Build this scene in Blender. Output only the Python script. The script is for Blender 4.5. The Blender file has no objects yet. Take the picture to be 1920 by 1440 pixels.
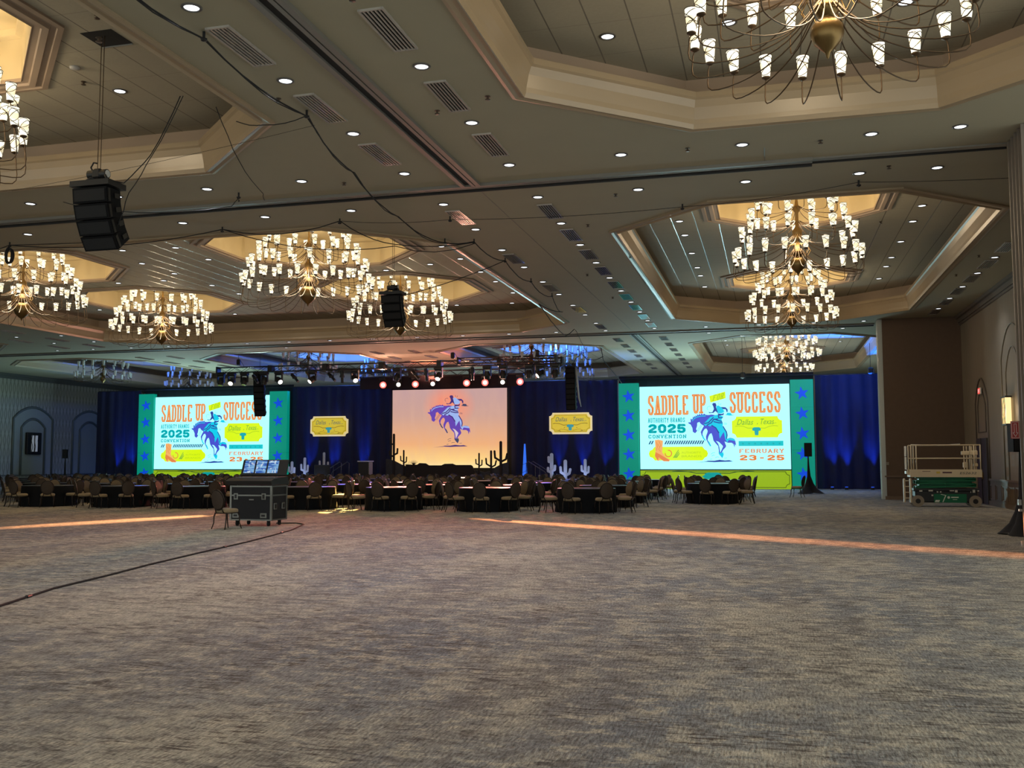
import bpy, math, random
from mathutils import Vector, Matrix
from mathutils.geometry import tessellate_polygon
random.seed(7)
PI = math.pi
SC = bpy.context.scene
COL = SC.collection

# ------------------------------------------------------------------ camera, world, exposure
yaw, pitch, roll = math.radians(14.874), math.radians(4.496), math.radians(0.128)
cam = bpy.data.cameras.new('camera')
cam.sensor_width = 36.0
cam.lens = 36.0 * 1825.8 / 1920.0
cam.clip_end = 300
camo = bpy.data.objects.new('camera', cam)
COL.objects.link(camo)
fw = Vector((-math.sin(yaw) * math.cos(pitch), math.cos(yaw) * math.cos(pitch), math.sin(pitch)))
rt = Vector((math.cos(yaw), math.sin(yaw), 0))
up = rt.cross(fw)
R_ = Matrix.Rotation(roll, 3, fw)
rt, up = R_ @ rt, R_ @ up
m4 = Matrix((rt, up, -fw)).transposed().to_4x4()
m4.translation = (0, 0, 1.636)
camo.matrix_world = m4
SC.camera = camo

world = bpy.data.worlds.new('hall_world')
SC.world = world
world.use_nodes = True
bg = world.node_tree.nodes['Background']
bg.inputs[0].default_value = (0.74, 0.80, 0.76, 1)
bg.inputs[1].default_value = 2.0

SC.view_settings.view_transform = 'Standard'
SC.view_settings.look = 'None'
SC.view_settings.gamma = 1
SC.view_settings.exposure = 0.0
SC.view_settings.use_curve_mapping = False
cy = SC.cycles
cy.use_denoising = True
cy.max_bounces = 4
cy.diffuse_bounces = 3
cy.glossy_bounces = 2
cy.transmission_bounces = 2
cy.caustics_reflective = False
cy.caustics_refractive = False
cy.sample_clamp_indirect = 4
cy.use_adaptive_sampling = True
cy.adaptive_threshold = 0.02

# ------------------------------------------------------------------ layout numbers (metres)
CZ = 7.5                     # flat ceiling
TZ = 8.5                     # ceiling inside the trays
XL, XR = -49.0, 7.6          # side walls
YB = 69.6                    # far wall
T1, T2 = 19.6, 44.4          # the two tracks across the room
TX = -6.05                   # track along the room
SY = 57.0                    # plane of the screens

# ------------------------------------------------------------------ materials
MATS = {}
def mat(name, col=(.5, .5, .5), rough=.6, metal=0.0, emit=None, estr=1.0, noise=0.0, nscale=8.0, bump=0.0, coat=0.0, sheen=0.0):
    if name in MATS: return MATS[name]
    m = bpy.data.materials.new(name); m.use_nodes = True
    nt = m.node_tree; b = nt.nodes['Principled BSDF']
    b.inputs['Base Color'].default_value = (*col, 1)
    b.inputs['Roughness'].default_value = rough
    b.inputs['Metallic'].default_value = metal
    if coat: b.inputs['Coat Weight'].default_value = coat
    if sheen: b.inputs['Sheen Weight'].default_value = sheen
    if emit:
        b.inputs['Emission Color'].default_value = (*emit, 1)
        b.inputs['Emission Strength'].default_value = estr
    if noise or bump:
        tc = nt.nodes.new('ShaderNodeTexCoord'); n = nt.nodes.new('ShaderNodeTexNoise')
        n.inputs['Scale'].default_value = nscale; n.inputs['Detail'].default_value = 3
        nt.links.new(tc.outputs['Object'], n.inputs['Vector'])
        if noise:
            mx = nt.nodes.new('ShaderNodeMix'); mx.data_type = 'RGBA'
            mx.inputs[6].default_value = (*[c * (1 - noise) for c in col], 1)
            mx.inputs[7].default_value = (*[min(1, c * (1 + noise)) for c in col], 1)
            nt.links.new(n.outputs['Fac'], mx.inputs[0]); nt.links.new(mx.outputs[2], b.inputs['Base Color'])
        if bump:
            bp = nt.nodes.new('ShaderNodeBump'); bp.inputs['Strength'].default_value = bump
            bp.inputs['Distance'].default_value = .02
            nt.links.new(n.outputs['Fac'], bp.inputs['Height']); nt.links.new(bp.outputs['Normal'], b.inputs['Normal'])
    MATS[name] = m
    return m

def lamp_mat(name, col, s, sample=True):
    m = mat(name, (0.8, 0.8, 0.8), .5, 0, col, s)
    if not sample:
        m.cycles.emission_sampling = 'NONE'
    return m

class NT:
    """small helper for node graphs"""
    def __init__(s, m): s.nt = m.node_tree; s.b = s.nt.nodes['Principled BSDF']
    def n(s, t, **k):
        x = s.nt.nodes.new(t)
        for a, v in k.items(): setattr(x, a, v)
        return x
    def l(s, a, b): s.nt.links.new(a, b)
    def math(s, op, a, b=None, c=None):
        x = s.n('ShaderNodeMath', operation=op)
        for i, v in enumerate((a, b, c)):
            if v is None: continue
            if isinstance(v, (int, float)): x.inputs[i].default_value = v
            else: s.l(v, x.inputs[i])
        return x.outputs[0]
    def mix(s, f, a, b):
        x = s.n('ShaderNodeMix', data_type='RGBA')
        for i, v in ((0, f), (6, a), (7, b)):
            if isinstance(v, (int, float)): x.inputs[i].default_value = v
            elif isinstance(v, tuple): x.inputs[i].default_value = (*v, 1)
            else: s.l(v, x.inputs[i])
        return x.outputs[2]
    def noise(s, vec, scale, sx=1, sy=1, sz=1, detail=3, rough=.5, rot=0):
        mp = s.n('ShaderNodeMapping'); mp.inputs['Scale'].default_value = (sx, sy, sz)
        mp.inputs['Rotation'].default_value = (0, 0, rot)
        s.l(vec, mp.inputs['Vector'])
        x = s.n('ShaderNodeTexNoise'); x.inputs['Scale'].default_value = scale
        x.inputs['Detail'].default_value = detail; x.inputs['Roughness'].default_value = rough
        s.l(mp.outputs[0], x.inputs['Vector']); return x.outputs['Fac']
    def ramp(s, f, stops):
        x = s.n('ShaderNodeValToRGB'); cr = x.color_ramp
        while len(cr.elements) < len(stops): cr.elements.new(.5)
        for e, (p, c) in zip(cr.elements, stops):
            e.position = p; e.color = (*c, 1) if isinstance(c, tuple) else (c, c, c, 1)
        s.l(f, x.inputs[0]); return x.outputs[0]

def carpet_mat():
    m = mat('carpet', (.2, .2, .2), .95); g = NT(m)
    tc = g.n('ShaderNodeTexCoord').outputs['Object']
    # large patches: cool grey against warm taupe, laid out along the roll
    big = g.noise(tc, .34, 1.0, .5, 1, 5, .65)
    base = g.ramp(big, [(.38, (.22, .25, .285)), (.48, (.30, .31, .315)), (.57, (.43, .41, .355))])
    # worn light patches
    pl = g.noise(tc, 1.7, 1.5, .8, 1, 6, .75)
    base = g.mix(g.ramp(pl, [(.52, 0.0), (.575, .7)]), base, (.49, .465, .405))
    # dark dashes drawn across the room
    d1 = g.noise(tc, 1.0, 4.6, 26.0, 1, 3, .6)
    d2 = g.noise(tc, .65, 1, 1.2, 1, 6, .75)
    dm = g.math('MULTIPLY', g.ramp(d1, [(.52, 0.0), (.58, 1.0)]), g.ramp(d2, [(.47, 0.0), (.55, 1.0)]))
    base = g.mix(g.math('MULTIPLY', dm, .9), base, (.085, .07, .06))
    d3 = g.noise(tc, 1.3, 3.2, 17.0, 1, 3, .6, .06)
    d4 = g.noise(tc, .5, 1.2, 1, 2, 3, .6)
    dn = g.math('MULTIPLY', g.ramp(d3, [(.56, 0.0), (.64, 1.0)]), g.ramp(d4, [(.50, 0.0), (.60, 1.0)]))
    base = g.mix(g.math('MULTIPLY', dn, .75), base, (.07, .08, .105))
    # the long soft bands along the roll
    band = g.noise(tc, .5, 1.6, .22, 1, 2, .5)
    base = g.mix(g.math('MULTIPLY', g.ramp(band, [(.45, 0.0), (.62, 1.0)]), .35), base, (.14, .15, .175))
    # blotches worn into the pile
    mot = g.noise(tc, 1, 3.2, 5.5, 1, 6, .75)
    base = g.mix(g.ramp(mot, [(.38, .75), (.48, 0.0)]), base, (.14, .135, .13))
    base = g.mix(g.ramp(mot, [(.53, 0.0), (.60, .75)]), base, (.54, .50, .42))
    # pile: ribs and speckle
    rib = g.noise(tc, 1, 60, 10, 1, 2, .7)
    spk = g.noise(tc, 60, 1, 1, 1, 2, .6)
    v = g.math('ADD', g.math('MULTIPLY', rib, 1.5), g.math('MULTIPLY', spk, .7))
    hsv = g.n('ShaderNodeHueSaturation'); g.l(base, hsv.inputs['Color'])
    g.l(g.math('ADD', g.math('MULTIPLY', g.math('SUBTRACT', v, 1.1), 1.6), 1.0), hsv.inputs['Value'])
    g.l(hsv.outputs[0], g.b.inputs['Base Color'])
    bp = g.n('ShaderNodeBump'); bp.inputs['Strength'].default_value = .8; bp.inputs['Distance'].default_value = .01
    g.l(v, bp.inputs['Height']); g.l(bp.outputs[0], g.b.inputs['Normal'])
    g.b.inputs['Specular IOR Level'].default_value = .15
    return m

def tile_mat():
    m = mat('tray_tile', (.42, .39, .34), .7); g = NT(m)
    geo = g.n('ShaderNodeNewGeometry').outputs['Position']
    sx = g.n('ShaderNodeSeparateXYZ'); g.l(geo, sx.inputs[0])
    fx = g.math('FRACT', g.math('DIVIDE', g.math('ADD', sx.outputs[0], 100.79), .65))
    fy = g.math('FRACT', g.math('DIVIDE', g.math('ADD', sx.outputs[1], 100.0), 1.22))
    lx = g.math('LESS_THAN', fx, .035); ly = g.math('LESS_THAN', fy, .012)
    n = g.noise(geo, 25, 1, 1, 1, 2)
    c = g.mix(n, (.37, .335, .25), (.43, .39, .30))
    c = g.mix(g.math('MULTIPLY', ly, .45), c, (.16, .14, .12))
    c = g.mix(g.math('MULTIPLY', lx, .8), c, (.13, .12, .105))
    g.l(c, g.b.inputs['Base Color'])
    g.l(g.math('SUBTRACT', .7, g.math('MULTIPLY', lx, .45)), g.b.inputs['Roughness'])
    g.l(g.math('ADD', .08, g.math('MULTIPLY', lx, .3)), g.b.inputs['Specular IOR Level'])
    return m

def wave_wall_mat():
    m = mat('wave_wallpaper', (.3, .3, .26), .6); g = NT(m)
    geo = g.n('ShaderNodeNewGeometry').outputs['Position']
    sx = g.n('ShaderNodeSeparateXYZ'); g.l(geo, sx.inputs[0])
    off = g.math('MULTIPLY', g.math('SINE', g.math('MULTIPLY', sx.outputs[2], 3.6)), .09)
    a = g.math('PINGPONG', g.math('ADD', sx.outputs[1], off), .17)
    b = g.math('PINGPONG', g.math('SUBTRACT', sx.outputs[1], off), .17)
    f = g.math('MINIMUM', a, b)
    k = g.ramp(f, [(.0, (.16, .15, .12)), (.035, (.24, .25, .20)), (.06, (.33, .33, .28))])
    g.l(k, g.b.inputs['Base Color'])
    return m

def stripe_wall_mat(name, c1, c2, axis, period):
    m = mat(name, c1, .65); g = NT(m)
    geo = g.n('ShaderNodeNewGeometry').outputs['Position']
    sx = g.n('ShaderNodeSeparateXYZ'); g.l(geo, sx.inputs[0])
    f = g.math('FRACT', g.math('DIVIDE', g.math('ADD', sx.outputs[axis], 100), period))
    n = g.noise(geo, 3, 1, 1, .3, 3)
    c = g.mix(g.math('MULTIPLY', g.math('LESS_THAN', f, .4), .6), c1, c2)
    c = g.mix(g.math('MULTIPLY', n, .35), c, tuple(x * .7 for x in c1))
    g.l(c, g.b.inputs['Base Color'])
    return m

def sunset_mat():
    m = mat('sunset_backdrop', (.02, .02, .02), .7); g = NT(m)
    tc = g.n('ShaderNodeTexCoord').outputs['Object']
    sx = g.n('ShaderNodeSeparateXYZ'); g.l(tc, sx.inputs[0])
    z = g.math('DIVIDE', sx.outputs[2], 5.9)
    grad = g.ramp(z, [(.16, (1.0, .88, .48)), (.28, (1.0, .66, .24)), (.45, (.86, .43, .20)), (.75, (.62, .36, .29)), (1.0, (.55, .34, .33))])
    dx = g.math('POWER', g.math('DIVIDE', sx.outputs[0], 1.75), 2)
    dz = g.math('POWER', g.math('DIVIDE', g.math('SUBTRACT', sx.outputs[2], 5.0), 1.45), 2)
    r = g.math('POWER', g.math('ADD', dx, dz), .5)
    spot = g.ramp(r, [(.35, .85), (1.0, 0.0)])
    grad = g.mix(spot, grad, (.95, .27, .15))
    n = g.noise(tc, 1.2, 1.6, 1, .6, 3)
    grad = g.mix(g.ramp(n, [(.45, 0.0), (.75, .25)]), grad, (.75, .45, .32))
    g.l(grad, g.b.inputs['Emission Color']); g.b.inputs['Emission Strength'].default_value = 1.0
    return m

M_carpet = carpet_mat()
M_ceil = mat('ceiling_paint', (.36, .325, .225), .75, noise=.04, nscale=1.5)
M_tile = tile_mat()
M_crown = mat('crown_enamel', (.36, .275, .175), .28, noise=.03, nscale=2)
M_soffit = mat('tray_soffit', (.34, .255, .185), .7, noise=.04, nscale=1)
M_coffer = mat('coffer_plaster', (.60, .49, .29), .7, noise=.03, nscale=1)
M_track = mat('track_aluminium', (.20, .185, .16), .45, .15)
M_slot = mat('track_slot', (.015, .013, .012), .8)
M_black = mat('black_steel', (.012, .012, .013), .45, .2)
M_dark = mat('dark_plastic', (.01, .01, .011), .5)
M_rubber = mat('rubber', (.012, .012, .013), .9)
M_dl_trim = mat('downlight_trim', (.10, .09, .08), .5)
M_dl = lamp_mat('downlight_glow', (.86, .93, 1.0), 3.0, False)
M_dl_off = mat('downlight_dark', (.5, .5, .5), .4)
M_vent_f = mat('vent_frame', (.46, .42, .37), .16, .1, coat=.5)
M_vent_d = mat('vent_dark', (.008, .007, .006), .9)
M_vent_d.node_tree.nodes['Principled BSDF'].inputs['Specular IOR Level'].default_value = .05
M_brass = mat('aged_brass', (.20, .125, .045), .34, .8)
M_brass_d = mat('arm_bronze', (.075, .045, .022), .42, .5)
M_shade = lamp_mat('shade_glow', (1.0, .82, .46), .98, False)
M_shade_w = lamp_mat('shade_hot', (1.0, .93, .70), 1.12, False)
M_wire = mat('shade_wire', (.022, .014, .008), .6)
M_glass_off = mat('shade_unlit', (.62, .65, .68), .12, coat=.6)
M_wood = mat('brown_fabric_wall', (.105, .068, .048), .85, noise=.12, nscale=5)
M_wood2 = mat('wainscot_wood', (.13, .085, .055), .5, noise=.15, nscale=6)
M_rwall = stripe_wall_mat('striped_wallpaper', (.20, .165, .125), (.245, .21, .165), 1, .22)
M_lwall = wave_wall_mat()
M_lpanel = mat('grey_wall_panel', (.26, .29, .27), .6, noise=.04, nscale=2)
M_mold = mat('wall_moulding', (.10, .12, .11), .5)
M_alum = mat('aluminium_edge', (.42, .44, .42), .35, .6)
M_partition = mat('partition_face', (.15, .085, .06), .7, noise=.1, nscale=3)

# ------------------------------------------------------------------ mesh builder
class MB:
    def __init__(s): s.v = []; s.f = []; s.mi = []; s.smooth = []
    def add(s, vs, fs, mi=0, sm=False):
        o = len(s.v); s.v += [tuple(x) for x in vs]
        for f in fs: s.f.append([o + i for i in f]); s.mi.append(mi); s.smooth.append(sm)
        return s
    def box(s, c, d, mi=0, rot=None):
        x, y, z = d[0] / 2, d[1] / 2, d[2] / 2
        vs = [Vector((a, b, e)) for a in (-x, x) for b in (-y, y) for e in (-z, z)]
        if rot is not None: vs = [rot @ v for v in vs]
        vs = [v + Vector(c) for v in vs]
        return s.add(vs, [(0, 1, 3, 2), (4, 6, 7, 5), (0, 4, 5, 1), (2, 3, 7, 6), (0, 2, 6, 4), (1, 5, 7, 3)], mi)
    def rbox(s, c, d, r, mi=0, rot=None):
        """box with chamfered edges"""
        hx, hy, hz = d[0] / 2, d[1] / 2, d[2] / 2
        r = min(r, hx * .95, hy * .95, hz * .95)
        rings = []
        for z, k in ((-hz, r), (-hz + r, 0), (hz - r, 0), (hz, r)):
            a, b = hx - k, hy - k; q = r * .8 if k == 0 else r * .5
            rings.append([Vector(p) for p in ((a - q, -b, z), (a, -b + q, z), (a, b - q, z), (a - q, b, z), (-a + q, b, z), (-a, b - q, z), (-a, -b + q, z), (-a + q, -b, z))])
        vs = [p for rg in rings for p in rg]
        if rot is not None: vs = [rot @ v for v in vs]
        vs = [v + Vector(c) for v in vs]
        fs = [tuple(range(7, -1, -1)), tuple(range(24, 32))]
        for i in range(3):
            for j in range(8):
                fs.append((i * 8 + j, i * 8 + (j + 1) % 8, i * 8 + 8 + (j + 1) % 8, i * 8 + 8 + j))
        return s.add(vs, fs, mi)
    def cyl(s, a, b, r0, r1=None, n=10, mi=0, cap=True, sm=True):
        r1 = r0 if r1 is None else r1
        a, b = Vector(a), Vector(b); d = (b - a).normalized()
        u = d.orthogonal().normalized(); w = d.cross(u)
        vs = []
        for p, r in ((a, r0), (b, r1)):
            for i in range(n):
                t = 2 * PI * i / n; vs.append(p + u * (r * math.cos(t)) + w * (r * math.sin(t)))
        s.add(vs, [(i, (i + 1) % n, n + (i + 1) % n, n + i) for i in range(n)], mi, sm)
        if cap:
            s.add(vs[:n], [tuple(range(n - 1, -1, -1))], mi); s.add(vs[n:], [tuple(range(n))], mi)
        return s
    def tube(s, pts, r, n=6, mi=0, closed=False):
        pts = [Vector(p) for p in pts]; k = len(pts); vs = []
        rs = r if isinstance(r, (list, tuple)) else [r] * k
        prev = None
        for i, p in enumerate(pts):
            if closed: d = pts[(i + 1) % k] - pts[i - 1]
            else: d = pts[min(i + 1, k - 1)] - pts[max(i - 1, 0)]
            d.normalize()
            if prev is None: u = d.orthogonal().normalized()
            else:
                u = prev - d * prev.dot(d)
                u = u.normalized() if u.length > 1e-6 else d.orthogonal().normalized()
            prev = u; w = d.cross(u)
            for j in range(n):
                t = 2 * PI * j / n; vs.append(p + (u * math.cos(t) + w * math.sin(t)) * rs[i])
        fs = []
        for i in range(k if closed else k - 1):
            i2 = (i + 1) % k
            for j in range(n): fs.append((i * n + j, i * n + (j + 1) % n, i2 * n + (j + 1) % n, i2 * n + j))
        if not closed: fs += [tuple(range(n - 1, -1, -1)), tuple((k - 1) * n + j for j in range(n))]
        return s.add(vs, fs, mi, True)
    def lathe(s, prof, c=(0, 0, 0), n=20, mi=0, sm=True, flute=0):
        c = Vector(c); vs = []
        for r, z in prof:
            for j in range(n):
                t = 2 * PI * j / n; q = r * (1 - flute * (j % 2))
                vs.append(c + Vector((q * math.cos(t), q * math.sin(t), z)))
        fs = []
        for i in range(len(prof) - 1):
            for j in range(n): fs.append((i * n + j, i * n + (j + 1) % n, (i + 1) * n + (j + 1) % n, (i + 1) * n + j))
        return s.add(vs, fs, mi, sm)
    def prism(s, poly, depth, fn, mi=0):
        """poly: 2d outline, fn(u, v, d) -> point; front at d=0, back at d=depth"""
        n = len(poly)
        tri = tessellate_polygon([[Vector((p[0], p[1], 0)) for p in poly]])
        F = [fn(p[0], p[1], 0) for p in poly]; B = [fn(p[0], p[1], depth) for p in poly]
        s.add(F, [tuple(t) for t in tri], mi)
        if depth:
            s.add(B, [tuple(reversed(t)) for t in tri], mi)
            s.add(F + B, [(i, (i + 1) % n, n + (i + 1) % n, n + i) for i in range(n)], mi)
        return s
    def plane_holes(s, loops, z, mi=0):
        vl = [[Vector((p[0], p[1], 0)) for p in l] for l in loops]
        flat = [p for l in loops for p in l]
        tri = tessellate_polygon(vl)
        return s.add([(p[0], p[1], z) for p in flat], [tuple(t) for t in tri], mi)
    def sweep_ring(s, poly, prof, mi=0):
        """profile of (outward offset, z) swept around a closed convex ccw polygon with mitred corners"""
        n = len(poly); rows = []
        for off, z in prof:
            rows.append([(*o, z) for o in offset_poly(poly, off)])
        vs = [p for r in rows for p in r]; fs = []
        for i in range(len(prof) - 1):
            for j in range(n): fs.append((i * n + j, i * n + (j + 1) % n, (i + 1) * n + (j + 1) % n, (i + 1) * n + j))
        return s.add(vs, fs, mi)
    def build(s, name, mats, parent=None, loc=None, rotz=0):
        me = bpy.data.meshes.new(name)
        me.from_pydata(s.v, [], s.f)
        for m in (mats if isinstance(mats, (list, tuple)) else [mats]): me.materials.append(m)
        me.polygons.foreach_set('material_index', s.mi)
        me.polygons.foreach_set('use_smooth', s.smooth)
        me.update()
        o = bpy.data.objects.new(name, me); COL.objects.link(o)
        if parent: o.parent = parent
        if loc: o.location = loc
        if rotz: o.rotation_euler = (0, 0, rotz)
        return o

def offset_poly(poly, off):
    n = len(poly); out = []
    for i in range(n):
        a, b, c = Vector(poly[i - 1]), Vector(poly[i]), Vector(poly[(i + 1) % n])
        d1 = (b - a).normalized(); d2 = (c - b).normalized()
        n1 = Vector((d1.y, -d1.x)); n2 = Vector((d2.y, -d2.x))
        m = (n1 + n2).normalized(); k = off / max(.2, m.dot(n1))
        out.append((b.x + m.x * k, b.y + m.y * k))
    return out

def tag(o, label=None, cat=None, group=None, kind=None):
    if label: o['label'] = label
    if cat: o['category'] = cat
    if group: o['group'] = group
    if kind: o['kind'] = kind
    return o
def empty(name, loc, label=None, cat=None, group=None, rotz=0):
    o = bpy.data.objects.new(name, None); COL.objects.link(o); o.location = loc
    o.empty_display_size = .1
    if rotz: o.rotation_euler = (0, 0, rotz)
    return tag(o, label, cat, group)
def struct(o): o['kind'] = 'structure'; return o
def kids(o, cache={}):
    return [c for c in o.children]
def copy_tree(o, parent=None):
    c = o.copy(); COL.objects.link(c); c.parent = parent
    for ch in TREE.get(o.name, ()): copy_tree(ch, c)
    return c
TREE = {}
def register(root):
    """remember the children once, so copying does not search the whole scene"""
    ch = list(root.children); TREE[root.name] = ch
    for c in ch: register(c)
    return root
def spot(name, loc, target, power, col, angle, blend=.6, size=.08, parent=None):
    l = bpy.data.lights.new(name, 'SPOT'); l.energy = power; l.color = col; l.spot_size = math.radians(angle)
    l.spot_blend = blend; l.shadow_soft_size = size
    o = bpy.data.objects.new(name, l); COL.objects.link(o)
    o.location = loc
    d = Vector(target) - Vector(loc)
    o.rotation_mode = 'QUATERNION'; o.rotation_quaternion = d.to_track_quat('-Z', 'Y')
    if parent:
        o.parent = parent; o.matrix_parent_inverse = Matrix.Translation(parent.location).inverted()
    return o

# ------------------------------------------------------------------ room shell
def octo(x0, x1, y0, y1, cx, cyy):
    return [(x0 + cx, y0), (x1 - cx, y0), (x1, y0 + cyy), (x1, y1 - cyy), (x1 - cx, y1), (x0 + cx, y1), (x0, y1 - cyy), (x0, y0 + cyy)]

fl = MB(); fl.add([(XL - 1, -6, 0), (XR + 3, -6, 0), (XR + 3, YB + .3, 0), (XL - 1, YB + .3, 0)], [(0, 1, 2, 3)])
struct(fl.build('floor', M_carpet))

# trays: (x0, x1, y0, y1), coffer radius and coffer centres
TRAYS = [
    (-3.7, 5.3, -3.2, 17.0, 2.06, [(.8, 1.4), (.8, 12.3)]),
    (-31.2, -8.4, -3.2, 17.0, 3.0, [(-14.1, 3.0), (-14.1, 11.2), (-25.3, 3.0), (-25.3, 11.2)]),
    (-3.7, 5.3, 22.3, 42.5, 2.06, [(.8, 27.0), (.8, 38.0)]),
    (-31.2, -8.4, 22.2, 42.5, 3.0, [(-14.2, 28.1), (-14.2, 36.2), (-25.3, 28.1), (-25.3, 36.2)]),
    (-47.6, -37.0, 22.2, 42.5, 3.0, [(-42.3, 28.1), (-42.3, 36.2)]),
    (-3.7, 5.3, 47.0, 67.2, 2.06, [(.8, 51.7), (.8, 62.6)]),
    (-17.1, -8.4, 47.0, 67.2, 2.9, [(-13.0, 51.3), (-13.0, 58.2)]),
    (-31.4, -21.8, 47.0, 67.2, 3.0, [(-27.0, 51.5), (-27.0, 58.6)]),
    (-44.4, -35.3, 47.0, 67.2, 2.9, [(-40.4, 51.6), (-40.2, 58.8)]),
]
polys = [octo(t[0], t[1], t[2], t[3], 2.5, 2.25) for t in TRAYS]
cl = MB()
for (ya, yb, sel) in ((-6, T1, [0, 1]), (T1, T2, [2, 3, 4]), (T2, YB, [5, 6, 7, 8])):
    cl.plane_holes([[(XL, ya), (XR + 3, ya), (XR + 3, yb), (XL, yb)]] + [polys[i] for i in sel], CZ)
struct(cl.build('ceiling', M_ceil))
for ti, (t, P) in enumerate(zip(TRAYS, polys)):
    cr = MB()   # crown, ledge and the set back wall above it
    cr.sweep_ring(P, [(.22, CZ + .001), (.22, CZ - .035), (.16, CZ - .05), (.10, CZ - .03), (.04, CZ - .03), (0, CZ - .06), (-.03, CZ + .02),
                      (-.04, CZ + .10), (-.08, CZ + .30), (-.13, CZ + .42), (-.17, CZ + .45), (-.17, CZ + .55), (.0, CZ + .56)])
    struct(cr.build('trim_%d' % (ti + 1), M_crown))
    sf = MB(); sf.sweep_ring(P, [(.0, CZ + .56), (.38, CZ + .56), (.42, CZ + .6), (.42, TZ)])
    struct(sf.build('wall_tray', M_soffit))
    cof = [octo(cx - t[4], cx + t[4], yy - t[4], yy + t[4], t[4] * .6, t[4] * .6) for cx, yy in t[5]]
    tc_ = MB(); tc_.plane_holes([offset_poly(P, .42)] + cof, TZ)
    struct(tc_.build('ceiling_tray', M_tile))
    for K in cof:
        q = MB()
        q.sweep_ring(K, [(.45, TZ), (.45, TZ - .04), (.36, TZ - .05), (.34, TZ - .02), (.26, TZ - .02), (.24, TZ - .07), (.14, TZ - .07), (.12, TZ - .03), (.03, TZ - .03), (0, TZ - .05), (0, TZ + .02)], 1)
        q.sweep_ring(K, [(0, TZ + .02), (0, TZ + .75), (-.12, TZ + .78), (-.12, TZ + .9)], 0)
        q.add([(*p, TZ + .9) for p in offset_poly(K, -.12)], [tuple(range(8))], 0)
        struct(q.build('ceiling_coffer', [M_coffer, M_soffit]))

# walls
w = MB(); w.add([(XL, -6, 0), (XL, YB, 0), (XL, YB, CZ), (XL, -6, CZ)], [(0, 1, 2, 3)])
struct(w.build('wall_left', M_lwall))
w = MB(); w.add([(XR, T1 - .3, 0), (XR, YB, 0), (XR, YB, CZ), (XR, T1 - .3, CZ)], [(3, 2, 1, 0)])
struct(w.build('wall_right', M_rwall))
w = MB(); w.add([(XL, YB, 0), (XR + 3, YB, 0), (XR + 3, YB, CZ), (XL, YB, CZ)], [(3, 2, 1, 0)])
struct(w.build('wall_back', mat('back_wall_paint', (.36, .34, .28), .7, noise=.05)))
w = MB(); w.box((6.05, 43.25, CZ / 2), (3.1, .5, CZ)); struct(w.build('wall_return', M_wood))
w = MB(); w.box((7.0, 18.95, CZ / 2), (5.2, 1.2, CZ)); struct(w.build('wall_pier', M_partition))
# edge strips of the parked partitions
for i, (x, y0, y1, nm) in enumerate(((4.42, 42.95, 43.55, 'far'), (4.38, 18.35, 19.55, 'near'))):
    e = MB(); n = 3 if nm == 'far' else 5
    for k in range(n):
        yy = y0 + (y1 - y0) * (k + .5) / n; wd = (y1 - y0) / n
        e.box((x + .07, yy, CZ / 2), (.16, wd * .62, CZ - .02), 0)
        e.box((x + .03, yy - wd * .38, CZ / 2), (.14, .035, CZ - .02), 1)
    struct(e.build('trim_partition', [mat('partition_edge', (.11, .078, .058), .6) if nm == 'near' else M_alum, mat('partition_seal', (.20, .17, .14), .5) if nm == 'near' else M_alum]))
# soffit column above the near pier, cornices, baseboards and wainscot
w = MB(); w.box((6.05, 42.97, .07), (3.1, .05, .14)); w.box((6.05, 42.97, .95), (3.1, .06, .06)); struct(w.build('baseboard_return', M_wood2))
w = MB(); w.box((XR - .03, 30.1, .08), (.06, 18.5, .16)); w.box((XR - .03, 57, .08), (.06, 24, .16)); struct(w.build('baseboard_right', M_wood2))
w = MB()
w.box((XR - .04, 29.2, .92), (.08, 18.3, .07)); w.box((XR - .02, 29.2, .5), (.03, 18.3, .86))
yy = 20.4
while yy < 38:
    for (a, b, zc, h) in ((yy, yy + .75, .72, .04), (yy, yy + .75, .24, .04)): w.box((XR - .045, (a + b) / 2, zc), (.03, b - a, h))
    for a in (yy, yy + .75): w.box((XR - .045, a, .48), (.03, .04, .5))
    yy += .95
struct(w.build('trim_wainscot', M_wood2))
w = MB()
for (yy0, yy1) in ((19.6, 43.0), (43.5, YB)):
    yc, ln = (yy0 + yy1) / 2, yy1 - yy0
    w.box((XR - .10, yc, CZ - .06), (.2, ln, .12)); w.box((XR - .05, yc, CZ - .2), (.1, ln, .18)); w.box((XR - .03, yc, CZ - .34), (.06, ln, .08))
struct(w.build('trim_cornice_right', mat('cornice_dark', (.12, .10, .085), .5)))
w = MB(); yc, ln = (-6 + YB) / 2, YB + 6
w.box((XL + .12, yc, CZ - .08), (.24, ln, .16)); w.box((XL + .06, yc, CZ - .25), (.12, ln, .2)); w.box((XL + .03, yc, .72), (.06, ln, .08)); w.box((XL + .03, yc, .1), (.06, ln, .2))
struct(w.build('trim_cornice_left', mat('cornice_grey', (.085, .09, .085), .5)))

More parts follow.
